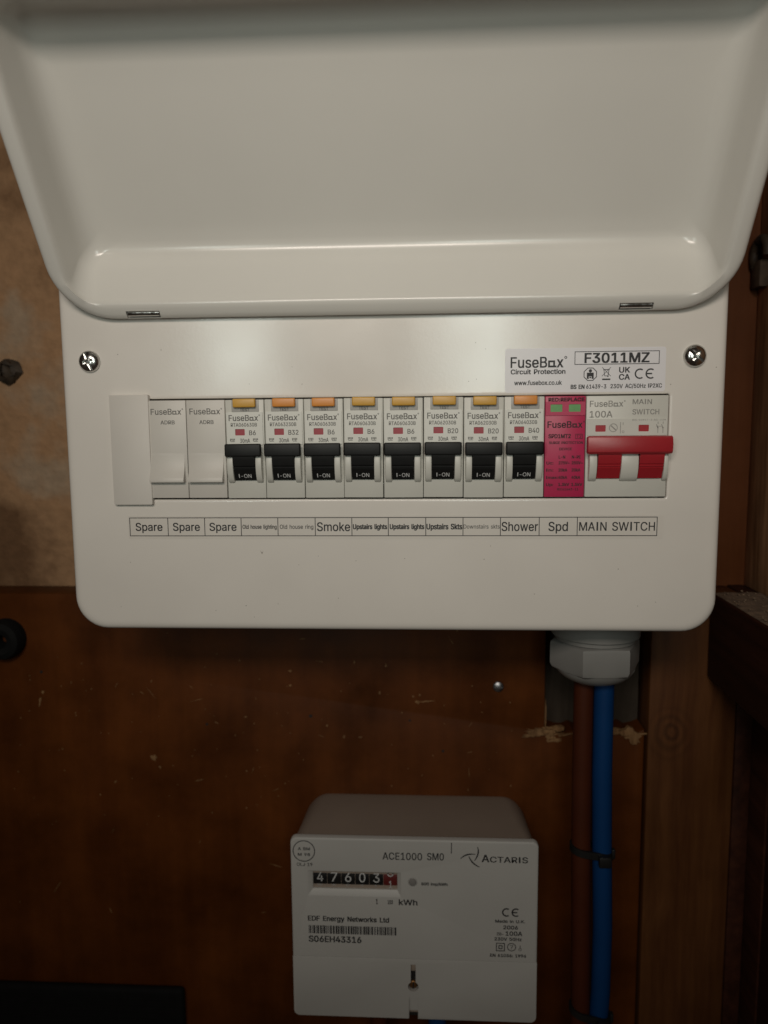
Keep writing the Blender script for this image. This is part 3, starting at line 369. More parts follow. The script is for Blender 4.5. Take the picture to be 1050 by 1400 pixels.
class Print:
    """flat ink laid on a plane: origin + u*U + v*V"""
    def __init__(self, y=0., org=None, U=(1, 0, 0), V=(0, 0, 1)):
        self.o = Vector(org) if org else Vector((0, y, 0)); self.U = Vector(U); self.V = Vector(V); self.bm = bmesh.new()
    def P(self, u, v): return self.o+self.U*u+self.V*v
    def poly(self, pts):
        vs = [self.bm.verts.new(self.P(*p)) for p in pts]; f = self.bm.faces.new(vs)
        a = sum(p[0]*q[1]-q[0]*p[1] for p, q in zip(pts, pts[1:]+pts[:1]))
        if a < 0: f.normal_flip()
    def rect(self, x0, x1, z0, z1): self.poly([(x0, z0), (x1, z0), (x1, z1), (x0, z1)])
    def line(self, a, b, w):
        d = Vector((b[0]-a[0], b[1]-a[1])); n = Vector((-d.y, d.x)).normalized()*w/2
        self.poly([(a[0]-n.x, a[1]-n.y), (b[0]-n.x, b[1]-n.y), (b[0]+n.x, b[1]+n.y), (a[0]+n.x, a[1]+n.y)])
    def frame(self, x0, x1, z0, z1, w):
        self.rect(x0, x1, z0, z0+w); self.rect(x0, x1, z1-w, z1); self.rect(x0, x0+w, z0+w, z1-w); self.rect(x1-w, x1, z0+w, z1-w)
    def arc(self, c, r, w, a0=0, a1=360, n=20, sx=1):
        for i in range(n):
            t, q = math.radians(a0+(a1-a0)*i/n), math.radians(a0+(a1-a0)*(i+1)/n); ri, ro = r-w/2, r+w/2
            self.poly([(c[0]+sx*ri*math.cos(t), c[1]+ri*math.sin(t)), (c[0]+sx*ro*math.cos(t), c[1]+ro*math.sin(t)), (c[0]+sx*ro*math.cos(q), c[1]+ro*math.sin(q)), (c[0]+sx*ri*math.cos(q), c[1]+ri*math.sin(q))])
    def disc(self, c, r, n=14): self.poly([(c[0]+r*math.cos(2*math.pi*i/n), c[1]+r*math.sin(2*math.pi*i/n)) for i in range(n)])
    def text(self, s, x0, x1, z, cap, bold=0.0, skew=0.0):
        """text fitted from x0 to x1, baseline z (rising by skew), capital height cap"""
        vs, fs = glyphs(s); a = min(v[0] for v in vs); b = max(v[0] for v in vs); q = cap/CAP
        e = max(0, bold)*cap*.5; x0 += e; x1 -= e; k = (x1-x0)/(b-a); W = self.U.cross(self.V)
        for n, (du, dv) in enumerate([(0, 0)] if e < .01 else [(-e, -e*.6), (e, -e*.6), (-e, e*.6), (e, e*.6), (0, 0)]):
            nv = [self.bm.verts.new(self.P(x0+(v[0]-a)*k+du, z+v[1]*q+dv+skew*(v[0]-a)/(b-a))+W*.002*n) for v in vs]
            for f in fs:
                try: self.bm.faces.new([nv[i] for i in f])
                except ValueError: pass
    def logo(self, x0, x1, z, cap, bold=0.0, skew=0.0):
        """the maker's word: square o, small registered ring"""
        k = x1-x0
        self.text('FuseB', x0, x0+k*.655, z, cap, bold, 0)
        s0, s1 = x0+k*.672, x0+k*.795; h = cap*.66; t = cap*(.125+bold)
        self.frame(s0, s1, z, z+h, t); self.rect(s1-.01, s1+t*.8, z, z+t)
        self.text('x', x0+k*.825, x0+k*.945, z, cap, bold, 0)
        self.arc((x0+k*.985, z+cap*.93), cap*.10, cap*.07, n=10)
    def done(self, name, m, parent, off=(0, 0, 0)): return finish(name, self.bm, m, parent, off)
def arc_ce(p, x, z, h, w):
    r = h/2
    p.arc((x+r, z+r), r-w/2, w, 55, 305, 16); x2 = x+h*1.02
    p.arc((x2+r, z+r), r-w/2, w, 55, 305, 16); p.rect(x2+w, x2+r*1.25, z+r-w/2, z+r+w/2)

# ------------------------------------------------------------------ setting: wall, boards
bm = bmesh.new(); box(bm, -520, 146, 118, 150, -520, 420); finish('plaster_wall', bm, 'plaster', kind='structure')

bt = thing('backing_board', 'dark varnished brown wooden board on the wall behind the electricity meter', 'board', (-80, 95, -480))
off = (-80, 95, -480)
out = [(-520, -480), (139.2, -480)]
edge = [(139.2, -171)] + [(139.2-i*59/14.0, -171.5+random.uniform(-3, 2.2)) for i in range(1, 14)] + [(80.4, -171)]
bm = bmesh.new(); slab(bm, out+edge+[(80.4, -90), (-520, -90)], 95, 117, .8); finish('panel', bm, 'board', bt, off)
bm = bmesh.new(); box(bm, 78, 139.6, 112, 117.4, -185, -80, .5); tag(finish('cutout_shade', bm, 'cutoutshade'), 'dark grey strip standing for the shaded wall in the cut-out behind the white gland', 'shade strip')  # added strip: shade on the plaster behind the gland, put into its colour
# torn raw wood along the cut-out
def shard(bm, x, z, w, h, tilt, y=94.6, d=1.2):
    c, s = math.cos(tilt), math.sin(tilt); pts = []
    n = 15
    for i in range(n):
        a = 2*math.pi*i/n; r = random.uniform(.45, 1.25); u, v = math.cos(a)*w/2*r, math.sin(a)*h/2*r
        pts.append((x+u*c-v*s, z+u*s+v*c))
    slab(bm, pts, y-d, y+1.5, .2)
for i, (x, z, w_, h_, t) in enumerate([(75, -174.5, 15, 2.6, .18), (83, -172.5, 9, 5, -.1), (88, -170.8, 8, 3.4, .05), (112, -170, 10, 4, .05), (120, -171, 14, 5, -.06), (129, -172.5, 13, 6.5, -.25), (133.5, -176, 6.5, 10, .35), (82.5, -176, 4, 6, .5), (116, -180, 1.0, 20, .35), (86, -178.2, 9, 2.2, .12), (80.6, -160, .9, 18, 0)]):
    bm = bmesh.new(); shard(bm, x, z, w_, h_, t, d=random.uniform(.3, 1.6)); finish('wood_splinter', bm, 'rawwood', bt, off)
for i in range(26):
    x = random.choice((random.uniform(66, 92), random.uniform(70, 90), random.uniform(108, 138))); z = -173+random.gauss(-.5, 1.8); a = random.gauss(.1, .13)+(math.pi if random.random() < .5 else 0)
    ln, wd = random.uniform(3, 11), random.uniform(.7, 2.2); c, s_ = math.cos(a), math.sin(a)
    pts = [(x+u*c-v*s_, z+u*s_+v*c) for u, v in ((0, -wd/2), (ln*.35, -wd*.45), (ln*.6, -wd*.1), (ln, 0), (ln*.55, wd*.35), (ln*.2, wd*.3), (0, wd/2), (-wd*.6, wd*.1))]
    bm = bmesh.new(); slab(bm, pts, 94.7-random.uniform(.3, 2.2), 95.6, .12); finish('wood_splinter', bm, 'rawwood', bt, off)
bm = bmesh.new()
spots = [(-158+0, -193, 4.2, 4.4, .2), (-154.5, -199, 1.6, 1.8, 0), (-228, -158, 1.2, 8, -.2), (-226, -152, 2, 2, 0), (10, -155, 11, 1.3, .12), (4.5, -155.6, 2.5, 2.2, 0), (2, -152, 1.6, 1.6, 0), (6, -151, 1.4, 1.4, 0), (-14, -133, 1.6, 1.6, 0), (-18, -150, 1.2, 2.6, 0), (-33, -131, 1.0, 2.6, 0), (-72, -137, 2.6, 1.6, 0), (-72, -146, 1.8, 1.2, .3), (-183, -209, 2.4, 1.6, .7), (-130, -207, 6, .8, .25), (-64, -117, 3.4, .9, .1), (-118, -170, 3, .7, -.5), (-100, -166, 2, 1, 0), (-206, -165, 1, 1.2, 0), (-40, -178, 1.6, 1.8, 0), (-30, -178, 2.4, 1, .2)]
for _ in range(110): spots.append((random.uniform(-250, 70), -140+random.gauss(-40, 34), random.uniform(.3, 1.2), random.uniform(.3, 1.5), random.uniform(-.6, .6)))
for _ in range(26): spots.append((random.uniform(-250, 70), random.uniform(-330, -110), random.uniform(.25, .45), random.uniform(3, 11), random.uniform(-1.5, 1.5)))
for x, z, w_, h_, t in spots:
    if z < -95: shard(bm, x, z, w_, h_, t, 94.9, .22)
finish('wood_fleck', bm, 'rawwood', bt, off, kind='stuff')
bm = bmesh.new()
for x, z, r in [(-226, -139, .9), (-60, -165, 1.0), (-124, -171, .8), (0, -167, .7), (20, -186, .8)]: lathe(bm, [(r, -.15), (r*.9, -.25)], (x, 95, z), 'y', 12)
finish('nail_hole', bm, 'dark', bt, off, kind='stuff')

bm = bmesh.new(); lathe(bm, [(3.0, .2), (3.2, -.6), (2.9, -1.3), (1.8, -1.9), (.7, -2.1)], (52.7, 94.6, -145.1), 'y', 24); box(bm, 50.2, 55.2, 92.3, 92.9, -145.5, -144.7)
tag(finish('board_screw', bm, 'dull'), 'small round silvery screw head in the brown board below the white box', 'screw')

bm = bmesh.new(); box(bm, 140.4, 190.5, 92, 116.2, -480, -88, 1.2); tag(finish('pine_plank', bm, 'pine'), 'upright brown pine plank with a knot right of the blue cable', 'plank')
bm = bmesh.new(); box(bm, 147, 215, 116.4, 150, -92, 420); tag(finish('wood_panel', bm, 'redpanel'), 'reddish brown upright wood strip between white box and side boards', 'panel')
bm = bmesh.new(); box(bm, 191, 200.8, 92.5, 116, -480, -87.5, .8); tag(finish('corner_batten', bm, 'railwood'), 'very dark corner batten below the rail right of the pine plank', 'batten')
sw = thing('side_wall', 'dark brown boarded cupboard side at the right edge', 'side wall', (201, 60, -480)); off = (201, 60, -480)
for i, (y0, y1, d) in enumerate([(72, 116, 0), (10, 71, 1.5), (-60, 9, .4), (-130, -61, 1.0)]):
    bm = bmesh.new(); box(bm, 201+d, 222, y0, y1, -88, 420, .8); finish('board', bm, 'sidewood', sw, off)
    bm = bmesh.new(); box(bm, 201+d*.5, 222, y0, y1, -480, -89, .8); finish('lower_board', bm, 'railwood', sw, off)
rl = thing('side_rail', 'dark wooden rail with dusty top fixed along the cupboard side', 'rail', (186, 20, -137)); off = (186, 20, -137)
bm = bmesh.new(); box(bm, 172.5, 200.6, -110, 91.5, -137, -87, 1.5); finish('rail_body', bm, 'railwood', rl, off)
bm = bmesh.new()
nx, ny = 10, 40
g = [[bm.verts.new((173.5+26.6*i/nx, -108+198*j/ny, -86.9+random.random()*(.5 if 0 < i < nx else .1))) for j in range(ny+1)] for i in range(nx+1)]
for i in range(nx):
    for j in range(ny): bm.faces.new((g[i][j], g[i+1][j], g[i+1][j+1], g[i][j+1]))
for _ in range(70):
    x, y, r = random.uniform(175, 199), random.uniform(20, 90), random.uniform(.2, .9)
    q = bmesh.ops.create_icosphere(bm, subdivisions=1, radius=r)
    for v in q['verts']: v.co = Vector((v.co.x*random.uniform(.8, 1.3)+x, v.co.y*random.uniform(.8, 1.3)+y, v.co.z*.7-86+r*.3))
finish('dust', bm, 'dust', rl, off, kind='stuff')
hk = thing('door_latch', 'small dark metal latch on the boards beside the open lid', 'latch', (201, 75, 90)); off = (201, 75, 90)
bm = bmesh.new(); box(bm, 196, 201.3, 102, 114.5, 85, 100, 1.0); finish('latch_body', bm, mat('old_bracket', (.075, .052, .036), .7, var=.3, vscale=200, spec=.2), hk, off)
bm = bmesh.new(); tube(bm, [(197, 104+9*math.cos(a), 103+8*math.sin(a)) for a in [i*math.pi/12 for i in range(-3, 14)]], 2.6, 12); finish('hook', bm, 'rust', hk, off)

bm = bmesh.new(); lathe(bm, [(7.6, .6), (7.9, -.8), (6.4, -2.6), (4.6, -3.2), (4.2, -1.0), (1.5, -.6)], (-246.5, 118, 44.2), 'y', 11)
for v in bm.verts: v.co += Vector((random.uniform(-1.7, 1.7), random.uniform(-.6, .6), random.uniform(-1.7, 1.7)))
tag(finish('wall_fixing', bm, 'rust'), 'rusty dark fixing sunk in the brown plaster at the left edge', 'fixing')
bm = bmesh.new(); lathe(bm, [(12.2, .5), (12.4, -5), (11, -9), (8, -10.5), (4.6, -9.5), (3.2, -6), (3.0, .3)], (-246, 95, -117.5), 'y', 40, cap=False)
tag(finish('rubber_grommet', bm, 'rubber'), 'round black rubber grommet on the board at the left edge', 'grommet')
bb = thing('black_box', 'black ribbed box on the board in the bottom left corner', 'box', (-200, 95, -420)); off = (-200, 95, -420)
bm = bmesh.new(); box(bm, -300, -144, 88.5, 94.5, -430, -344, 3.5, 3); finish('casing', bm, 'rubber', bb, off)
for i in range(9):
    bm = bmesh.new(); box(bm, -298, -149, 88.0, 89.2, -351.5-i*4.2, -349.6-i*4.2, .4); finish('rib', bm, 'rubber', bb, off)

# ------------------------------------------------------------------ consumer unit
UO = (-7.5, 96, -84)
cu = thing('consumer_unit', 'white metal consumer unit box on the wall with its lid swung up', 'fuse box', UO)
bm = bmesh.new(); box(bm, -155, 140, 22, 117.5, -83.5, 82, 3); finish('enclosure', bm, 'steel', cu, UO)
bm = bmesh.new()
X0, X1, Z0, Z1, RR = -157.5, 142.5, -85.5, 84, 15.5
H = (-133, 117.8, -23.1, 23.1)
rings = []
for ins, y in ((.3, 21), (0, 19), (0, 4.2), (.12, 3.0), (.5, 1.9), (1.15, 1.0), (2.0, .42), (3.0, .1), (4.0, 0), (5.2, 0)):
    rings.append([(x, y, z) for x, z in rring(X0+ins, X1-ins, Z0+ins, Z1-ins, 8-ins*.6, 10, RR-ins*.6)])
for e, y in ((1.6, 0), (.9, 0), (.35, .12), (.1, .4), (0, .9), (0, 2.2)):
    rings.append([(x, y, z) for x, z in rring(H[0]-e, H[1]+e, H[2]-e, H[3]+e, 1.0+e, 10)])
fs = loft(bm, rings); bmesh.ops.recalc_face_normals(bm, faces=fs)
fc = finish('front_cover', bm, 'steel', cu, UO, angle=50)

# lid: pressed tray, hinged just above the devices and swung up towards the viewer
B = math.radians(34)
LO = Vector((0, -4, 57.6)); LL = Vector((0, -math.sin(B), math.cos(B))); LN = Vector((0, math.cos(B), math.sin(B)))   # along the lid / into the tray
lp = lambda x, l, n: LO+LL*l+LN*n+Vector((x, 0, 0))
LX0, LX1, LL1 = -153.8, 141.6, 134.5
prof = [(1.2, 1.2, 1.2, 7, 24), (.3, .3, .3, 5.4, 25), (0, 0, 0, 3.6, 25.5), (.25, .25, .25, 2.1, 25), (.9, .9, .9, 1.0, 24.5), (2.0, 2.0, 2.0, .3, 23.5), (3.4, 3.4, 3.4, 0, 22.5), (5.6, 6.0, 5.6, 0, 20.5),
        (6.6, 7.6, 8, .2, 16), (7.5, 8.6, 10.5, .75, 12.5), (8.2, 9.4, 12.2, 1.9, 10.2), (8.8, 10.1, 13.2, 3.6, 8.6),
        (10.9, 18.6, 15, 12.5, 6.2), (11.9, 20.2, 16.6, 15.6, 5.8), (13.2, 21.8, 19.6, 18.2, 5.6), (15.2, 23.4, 24, 20.2, 5.6), (17.8, 25.3, 30, 21.4, 6.5), (21, 28, 37, 22.0, 8), (27, 35, 47, 22.15, 12)]
bm = bmesh.new()
rings = [[lp(x, l, n) for x, l in rring(LX0+a, LX1-a, b, LL1-c, r, 12)] for a, b, c, n, r in prof]
fs = loft(bm, rings, cap_last=True); bmesh.ops.recalc_face_normals(bm, faces=fs)
cen = lp(-6, 60, 22.2)
if max(fs, key=lambda f: f.calc_area()).normal.dot(LN) > 0: bmesh.ops.reverse_faces(bm, faces=fs)
lid = finish('lid', bm, 'lid', cu, UO, angle=60)
sol = lid.modifiers.new('thick', 'SOLIDIFY'); sol.thickness = 1.1*S; sol.offset = -1
cutters = []
SLOTS = [(-123, -107.8), (93.4, 107.8)]
for a, b in SLOTS:
    bm = bmesh.new(); box(bm, a, b, -1, 1, -1, 1)
    for v in bm.verts: v.co = lp(v.co.x, 2.9 + v.co.z*1.95, v.co.y*6)
    bmesh.ops.recalc_face_normals(bm, faces=bm.faces[:])
    c = finish('slot_cut', bm, 'dark', cu, UO); cutters.append(c)
    md = lid.modifiers.new('slot', 'BOOLEAN'); md.object = c; md.operation = 'DIFFERENCE'; md.solver = 'EXACT'
bpy.context.view_layer.update()
me = bpy.data.meshes.new_from_object(lid.evaluated_get(bpy.context.evaluated_depsgraph_get()))
lid.modifiers.clear(); lid.data = me; me.shade_smooth(); me.set_sharp_from_angle(angle=math.radians(50))
for c in cutters: bpy.data.objects.remove(c)
for a, b in SLOTS:
    bm = bmesh.new(); tube(bm, [lp(a+.5, 3.2, 1.5), lp((a+b)/2, 3.2, 1.5), lp(b-.5, 3.2, 1.5)], 1.45, 20); finish('hinge_pin', bm, 'chrome', lid, UO)
    bm = bmesh.new(); box(bm, a-2, b+2, -1, 1, -1, 1)
    for v in bm.verts: v.co = lp(v.co.x, 2.6+v.co.z*2.4, 4.6+v.co.y*.4)
    finish('slot_shade', bm, 'dark', lid, UO)  # dark backing: shade inside the slot put into its colour

# cover screws: pan heads, one long slot across a small cross
def cover_screw(x, z, ang):
    bm = bmesh.new(); lathe(bm, [(4.5, -.05), (4.95, -.4), (4.9, -1.1), (4.4, -1.9), (3.4, -2.6), (2.0, -3.05), (.4, -3.15)], (x, 0, z), 'y', 40)
    o = finish('cover_screw', bm, 'chrome', cu, UO)
    for k, (ln, wd, dp) in enumerate(((9.6, 1.25, 1.1), (5.0, 1.3, 2.0), (2.4, 2.4, 2.2))):
        bm = bmesh.new(); box(bm, -ln/2, ln/2, -3.6, -3.15+dp, -wd/2, wd/2)
        a = ang+(math.pi/2 if k == 1 else math.pi/4 if k == 2 else 0); bmesh.ops.rotate(bm, verts=bm.verts, cent=(0, 0, 0), matrix=Matrix.Rotation(a, 3, 'Y'))
        for v in bm.verts: v.co += Vector((x, 0, z))
        c = finish('cut', bm, 'dark', cu, UO)
        md = o.modifiers.new('b', 'BOOLEAN'); md.object = c; md.solver = 'EXACT'
        bpy.context.view_layer.update()
        me = bpy.data.meshes.new_from_object(o.evaluated_get(bpy.context.evaluated_depsgraph_get()))
        o.modifiers.clear(); o.data = me; bpy.data.objects.remove(c)
    o.data.set_sharp_from_angle(angle=math.radians(32))
cover_screw(-143.3, 40.4, math.radians(70)); cover_screw(127.8, 39.4, math.radians(38))

# maker's sticker
bm = bmesh.new(); slab(bm, rring(45.4, 115.6, 24.2, 43.6, 1.2, 4), -.12, .02); pl = finish('product_label', bm, 'sticker', cu, UO)
p = Print(-.17)
p.logo(47.8, 72.4, 35.2, 4.6, .05); p.text('Circuit Protection', 47.9, 72.0, 32.4, 2.0, .10); p.text('www.fusebox.co.uk', 49.5, 70.5, 27.6, 1.9, .07)
p.frame(75.9, 112.8, 36.2, 42.0, .3); p.text('F3011MZ', 80.2, 108.5, 37.0, 4.15, .10)
c = (82.9, 32.0); p.arc(c, 2.95, .35, 22.5, 382.5, 8); p.disc((c[0], c[1]+1.5), .72)
p.rect(c[0]-1.5, c[0]+1.5, c[1]-.9, c[1]+.7); p.rect(c[0]-1.5, c[0]-.65, c[1]-2.0, c[1]-.9); p.rect(c[0]+.65, c[0]+1.5, c[1]-2.0, c[1]-.9); p.rect(c[0]-.4, c[0]+.4, c[1]-1.7, c[1]-1.1)
x, z = 89.9, 32.6
p.line((x-1.9, z+2.4), (x+1.9, z-1.5), .22); p.line((x+1.9, z+2.4), (x-1.9, z-1.5), .22); p.line((x-1.1, z+1.2), (x-.75, z-1.3), .25); p.line((x+1.1, z+1.2), (x+.75, z-1.3), .25)
p.rect(x-1.4, x+1.4, z+1.2, z+1.5); p.rect(x-.8, x+.8, z-1.5, z-1.25); p.disc((x+.7, z-1.6), .3, 8); p.rect(x-1.8, x+1.8, z-3.2, z-2.55)
p.text('UK', 95.4, 100.2, 32.6, 2.35, .09); p.text('CA', 95.4, 100.2, 29.5, 2.35, .09); arc_ce(p, 102.2, 29.7, 4.6, .62)
p.text('BS EN', 74.4, 80.5, 25.7, 1.75, .12); p.text('61439-3', 81.2, 90.0, 25.75, 1.75, .07); p.text('230V', 91.8, 97.2, 25.8, 1.75, .07); p.text('AC/50Hz', 98.2, 107.2, 25.85, 1.75, .07); p.text('IP2XC', 108.2, 114.2, 25.9, 1.75, .07)
p.done('printing', 'ink', pl, UO)

# circuit chart strip
bm = bmesh.new(); slab(bm, rring(-129.2, 116.8, -41.6, -30.8, .6, 3), -.10, .02); cs = finish('circuit_label', bm, 'tape', cu, UO)
edges = [-128.3, -110.2, -92.8, -75.6, -58.4, -41.0, -24.0, -7.2, 10.0, 27.0, 44.0, 61.5, 78.6, 114.1]
p = Print(-.15); p.frame(-128.5, 114.3, -40.4, -31.6, .34)
for e in edges[1:-1]: p.rect(e-.17, e+.17, -40.06, -31.94)
p.done('printed_grid', 'ink', cs, UO)
cells = [('Spare', 12.8, 3.7, .045, 'ink'), ('Spare', 12.8, 3.7, .045, 'ink'), ('Spare', 12.8, 3.7, .045, 'ink'), ('Old house lighting', 16.0, 1.85, .06, 'ink'), ('Old house ring', 15.6, 1.9, .03, 'ink'), ('Smoke', 15.4, 4.0, .04, 'ink'),
         ('Upstairs lights', 15.9, 2.2, .12, 'ink'), ('Upstairs lights', 15.9, 2.2, .12, 'ink'), ('Upstairs Skts', 16.4, 2.45, .11, 'ink'), ('Downstairs skts', 16.5, 1.85, .04, 'greyink'), ('Shower', 16.5, 4.1, .035, 'ink'), ('Spd', 8.8, 4.1, .04, 'ink'), ('MAIN SWITCH', 33.8, 3.9, .03, 'ink')]
for (s, wd, cap, b, m), e0, e1 in zip(cells, edges, edges[1:]):
    p = Print(-.16); xc = (e0+e1)/2; p.text(s, xc-wd/2, xc+wd/2, -36.0-cap/2, cap, b); p.done('cell_text', m, cs, UO)

bm = bmesh.new()
for _ in range(46):
    x, z = random.uniform(-150, 138), random.choice((random.uniform(-80, -44), random.uniform(26, 56), random.uniform(-80, 56)))
    if -136 < x < 120 and -44 < z < 26: continue
    slab(bm, [(x+random.uniform(.1, .3)*math.cos(a), z+random.uniform(.1, .3)*math.sin(a)) for a in (0, 1.2, 2.5, 3.8, 5)], -.06, .02)
slab(bm, [(-67, -47.2), (-66.2, -48.9), (-65.6, -47.4), (-66.2, -48.2)], -.06, .02)
finish('dust', bm, 'speck', cu, UO, kind='stuff')
# ------------------------------------------------------------------ devices in the row (local x 0..18, z -22.5..22.5, front y about -2)
def dev(i): return (18*i-117, 0, 0)
# filler and blanks
bm = bmesh.new(); slab(bm, rring(-134.4, -116.2, -25.4, 25.1, .6, 3), -2.6, .0, .35)
tag(finish('filler_strip', bm, 'filler'), 'tall plain grey plastic filler plate at the left end of the device row', 'blanking plate')
def make_blank():
    t = thing('blank_cover', '', 'blanking cover', dev(0), 'blank covers in the device row')
    bm = bmesh.new(); box(bm, .12, 17.88, -2, 12, -22.3, 22.4, .35); finish('body', bm, 'blank', t)
    bm = bmesh.new(); prism(bm, [(-1.95, -.5), (-2.06, -3), (-2.3, -5.4), (-2.85, -8), (-3.7, -10.4), (-4.7, -12.6), (-5.3, -14), (-5.1, -14.8), (-1.9, -15.1)], .7, 16.6, .3); finish('hump', bm, 'blank', t, angle=40)
    p = Print(-2.06); p.logo(1.6, 16.6, 16.0, 2.6, .04); p.text('ADRB', 6.0, 12.6, 11.6, 1.7, .05); p.done('printing', 'greyink', t)
    return t
def copy_thing(src, loc, label, skip=()):
    r = src.copy(); COL.objects.link(r); r.location = Vector(loc)*S; r['label'] = label
    for ch in list(src.children):
        if ch.name.split('.')[0] in skip: continue
        c = ch.copy(); COL.objects.link(c); c.parent = r
        for gch in list(ch.children):
            q = gch.copy(); COL.objects.link(q); q.parent = c
    return r
b0 = make_blank(); b0['label'] = 'blank grey module cover with a hump, touching the plain filler plate'
copy_thing(b0, dev(1), 'blank grey module cover with a hump, touching the first black-toggle breaker')

def cheek(x0, x1): 
    bm = bmesh.new(); prism(bm, [(-1.9, -1), (-5.0, -2), (-5.9, -5), (-5.9, -8), (-5.3, -11), (-4.3, -13.4), (-3.1, -14.9), (-1.9, -15.4)], x0, x1, .45); return bm
DRUM = [(-1.9, -14.1), (-3.0, -14.0), (-5.1, -10.2), (-5.7, -9.3), (-5.2, -9.0), (-5.3, -8.6), (-5.9, -8.5), (-6.0, -7.9), (-5.6, -7.6), (-6.2, -7.3), (-7.0, -4.6), (-7.4, -2.4), (-7.4, 1.5), (-1.9, 2)]
def make_breaker():
    t = thing('circuit_breaker', '', 'circuit breaker', dev(2), 'black-toggle breakers in the device row')
    bm = bmesh.new(); box(bm, .14, 17.86, -2, 12, -22.4, 22.5, .4); finish('body', bm, 'plastic', t)
    bm = bmesh.new(); holed_plate(bm, (.7, 17.2, 2.0, 16.9), (4.5, 8.9, 6.4, 9.3), -2.55, -1.95); finish('front_panel', bm, 'panel', t)
    bm = bmesh.new(); box(bm, 4.3, 9.1, -2.12, -1.95, 6.2, 9.5); finish('indicator_flag', bm, 'flag', t)
    bm = bmesh.new(); box(bm, 3.1, 15.6, -2.3, -1.9, 17.05, 22.45, .1); r = finish('button_recess', bm, 'recess', t)
    bm = bmesh.new(); box(bm, 4.1, 14.4, -4.6, -2.0, 19.0, 22.9, .55, 3); finish('test_button', bm, 'amber', t)
    bm = bmesh.new(); box(bm, .5, 17.0, -7.9, -5.4, -3.1, 2.7, .7, 3)
    box(bm, 4.2, 13.4, -7.0, -2.0, -2.6, 2.2, .2); finish('toggle', bm, 'black', t)
    bm = bmesh.new(); prism(bm, DRUM, 3.9, 13.75); finish('toggle_drum', bm, 'black', t, angle=20)
    finish('cheek', cheek(.9, 3.7), 'plastic', t, angle=40); finish('cheek', cheek(13.95, 16.75), 'plastic', t, angle=40)
    # white lettering on the sloping lower face of the drum
    d = Vector((0, -2.1, 3.8)).normalized()
    p = Print(org=Vector((0, -3.0, -14.0))+Vector((0, -.06, -.03)), V=d)
    p.text('I-ON', 5.9, 11.7, 1.35, 2.0, .03); p.done('toggle_lettering', 'whiteink', t)
    return t
def breaker_print(t, code, rating):
    p = Print(-2.62)
    p.logo(1.7, 16.0, 13.0, 2.6, .05); p.text(code, 2.6, 14.6, 10.4, 1.6, .05)
    p.text(rating, 10.9, 10.9+1.55*len(rating), 6.5, 2.1, .05); p.text('30mA', 6.6, 11.2, 3.1, 1.8, .05)
    for x in (2.0, 12.6):
        for k in range(4): p.rect(x+k*.62, x+k*.62+.4, 3.9+.25*(k % 2), 5.0)
        p.rect(x+.2, x+2.2, 3.5, 3.75)
    p.text('TEST', 7.0, 11.4, 17.4, 1.2, .06) ; p.done('printing', 'greyink', t)
specs = [('RTA060630B', 'B6', 'B6 breaker with black toggle next to the blank covers'), ('RTA063230B', 'B32', 'B32 breaker with black toggle, the only one rated B32'),
         ('RTA060630B', 'B6', 'B6 breaker with black toggle just right of the B32 breaker'), ('RTA060630B', 'B6', 'middle one of the three B6 breakers between the B32 and B20 breakers'),
         ('RTA060630B', 'B6', 'B6 breaker with black toggle just left of the first B20 breaker'), ('RTA062030B', 'B20', 'B20 breaker with black toggle, the one beside a B6 breaker'),
         ('RTA062030B', 'B20', 'B20 breaker with black toggle, the one beside the B40 breaker'), ('RTA064030B', 'B40', 'B40 breaker with black toggle touching the pink surge device')]
br0 = make_breaker()
for i, (code, rating, lab) in enumerate(specs):
    t = br0 if i == 0 else copy_thing(br0, dev(2+i), lab, ('printing',))
    t['label'] = lab
    t.location = Vector((18*(2+i)-117, random.uniform(-.4, .4), random.uniform(-.2, .2)))*S
    t.rotation_euler = (0, math.radians(random.uniform(-.3, .3)), 0)
    breaker_print(t, code, rating)
    if i in (1, 2, 7):
        for ch in t.children:
            if ch.name.startswith('test_button'): ch.data = ch.data.copy() if i else ch.data; ch.data.materials[0] = M['orange']
# surge device
sp = thing('surge_protector', 'bright pink surge protection device with two green windows', 'surge protector', dev(10))
bm = bmesh.new(); box(bm, .14, 17.86, -1.8, 12, -22.4, 22.5, .35); finish('body', bm, 'pink', sp)
bm = bmesh.new(); 
def twohole(bm):
    holed_plate(bm, (.3, 9.05, 14.0, 20.0), (2.4, 7.6, 15.6, 18.9), -2.3, -1.75, .2); holed_plate(bm, (9.05, 17.7, 14.0, 20.0), (10.4, 15.6, 15.6, 18.9), -2.3, -1.75, .2)
twohole(bm); finish('window_surround', bm, 'pink', sp)
for x in (2.3, 10.3):
    bm = bmesh.new(); box(bm, x, x+5.4, -1.95, -1.7, 15.5, 19.0); finish('status_window', bm, 'green', sp)
p = Print(-2.36); p.text('RED:REPLACE', 1.4, 17.2, 20.3, 1.5, .10); 
p.o = Vector((0, -2.36, 0)); p.done('printing', 'darkink', sp)
p = Print(-1.87)
p.logo(1.2, 17.5, 8.6, 2.8, .07); p.text('SPD1MT2', 1.7, 11.6, 4.0, 1.7, .12); p.frame(13.6, 16.8, 3.6, 5.8, .2); p.text('T2', 14.1, 16.3, 4.0, 1.4, .02)
p.text('SURGE PROTECTION', 2.0, 17.0, 1.4, 1.1, .10); p.text('DEVICE', 6.6, 12.2, -1.4, 1.1, .10)
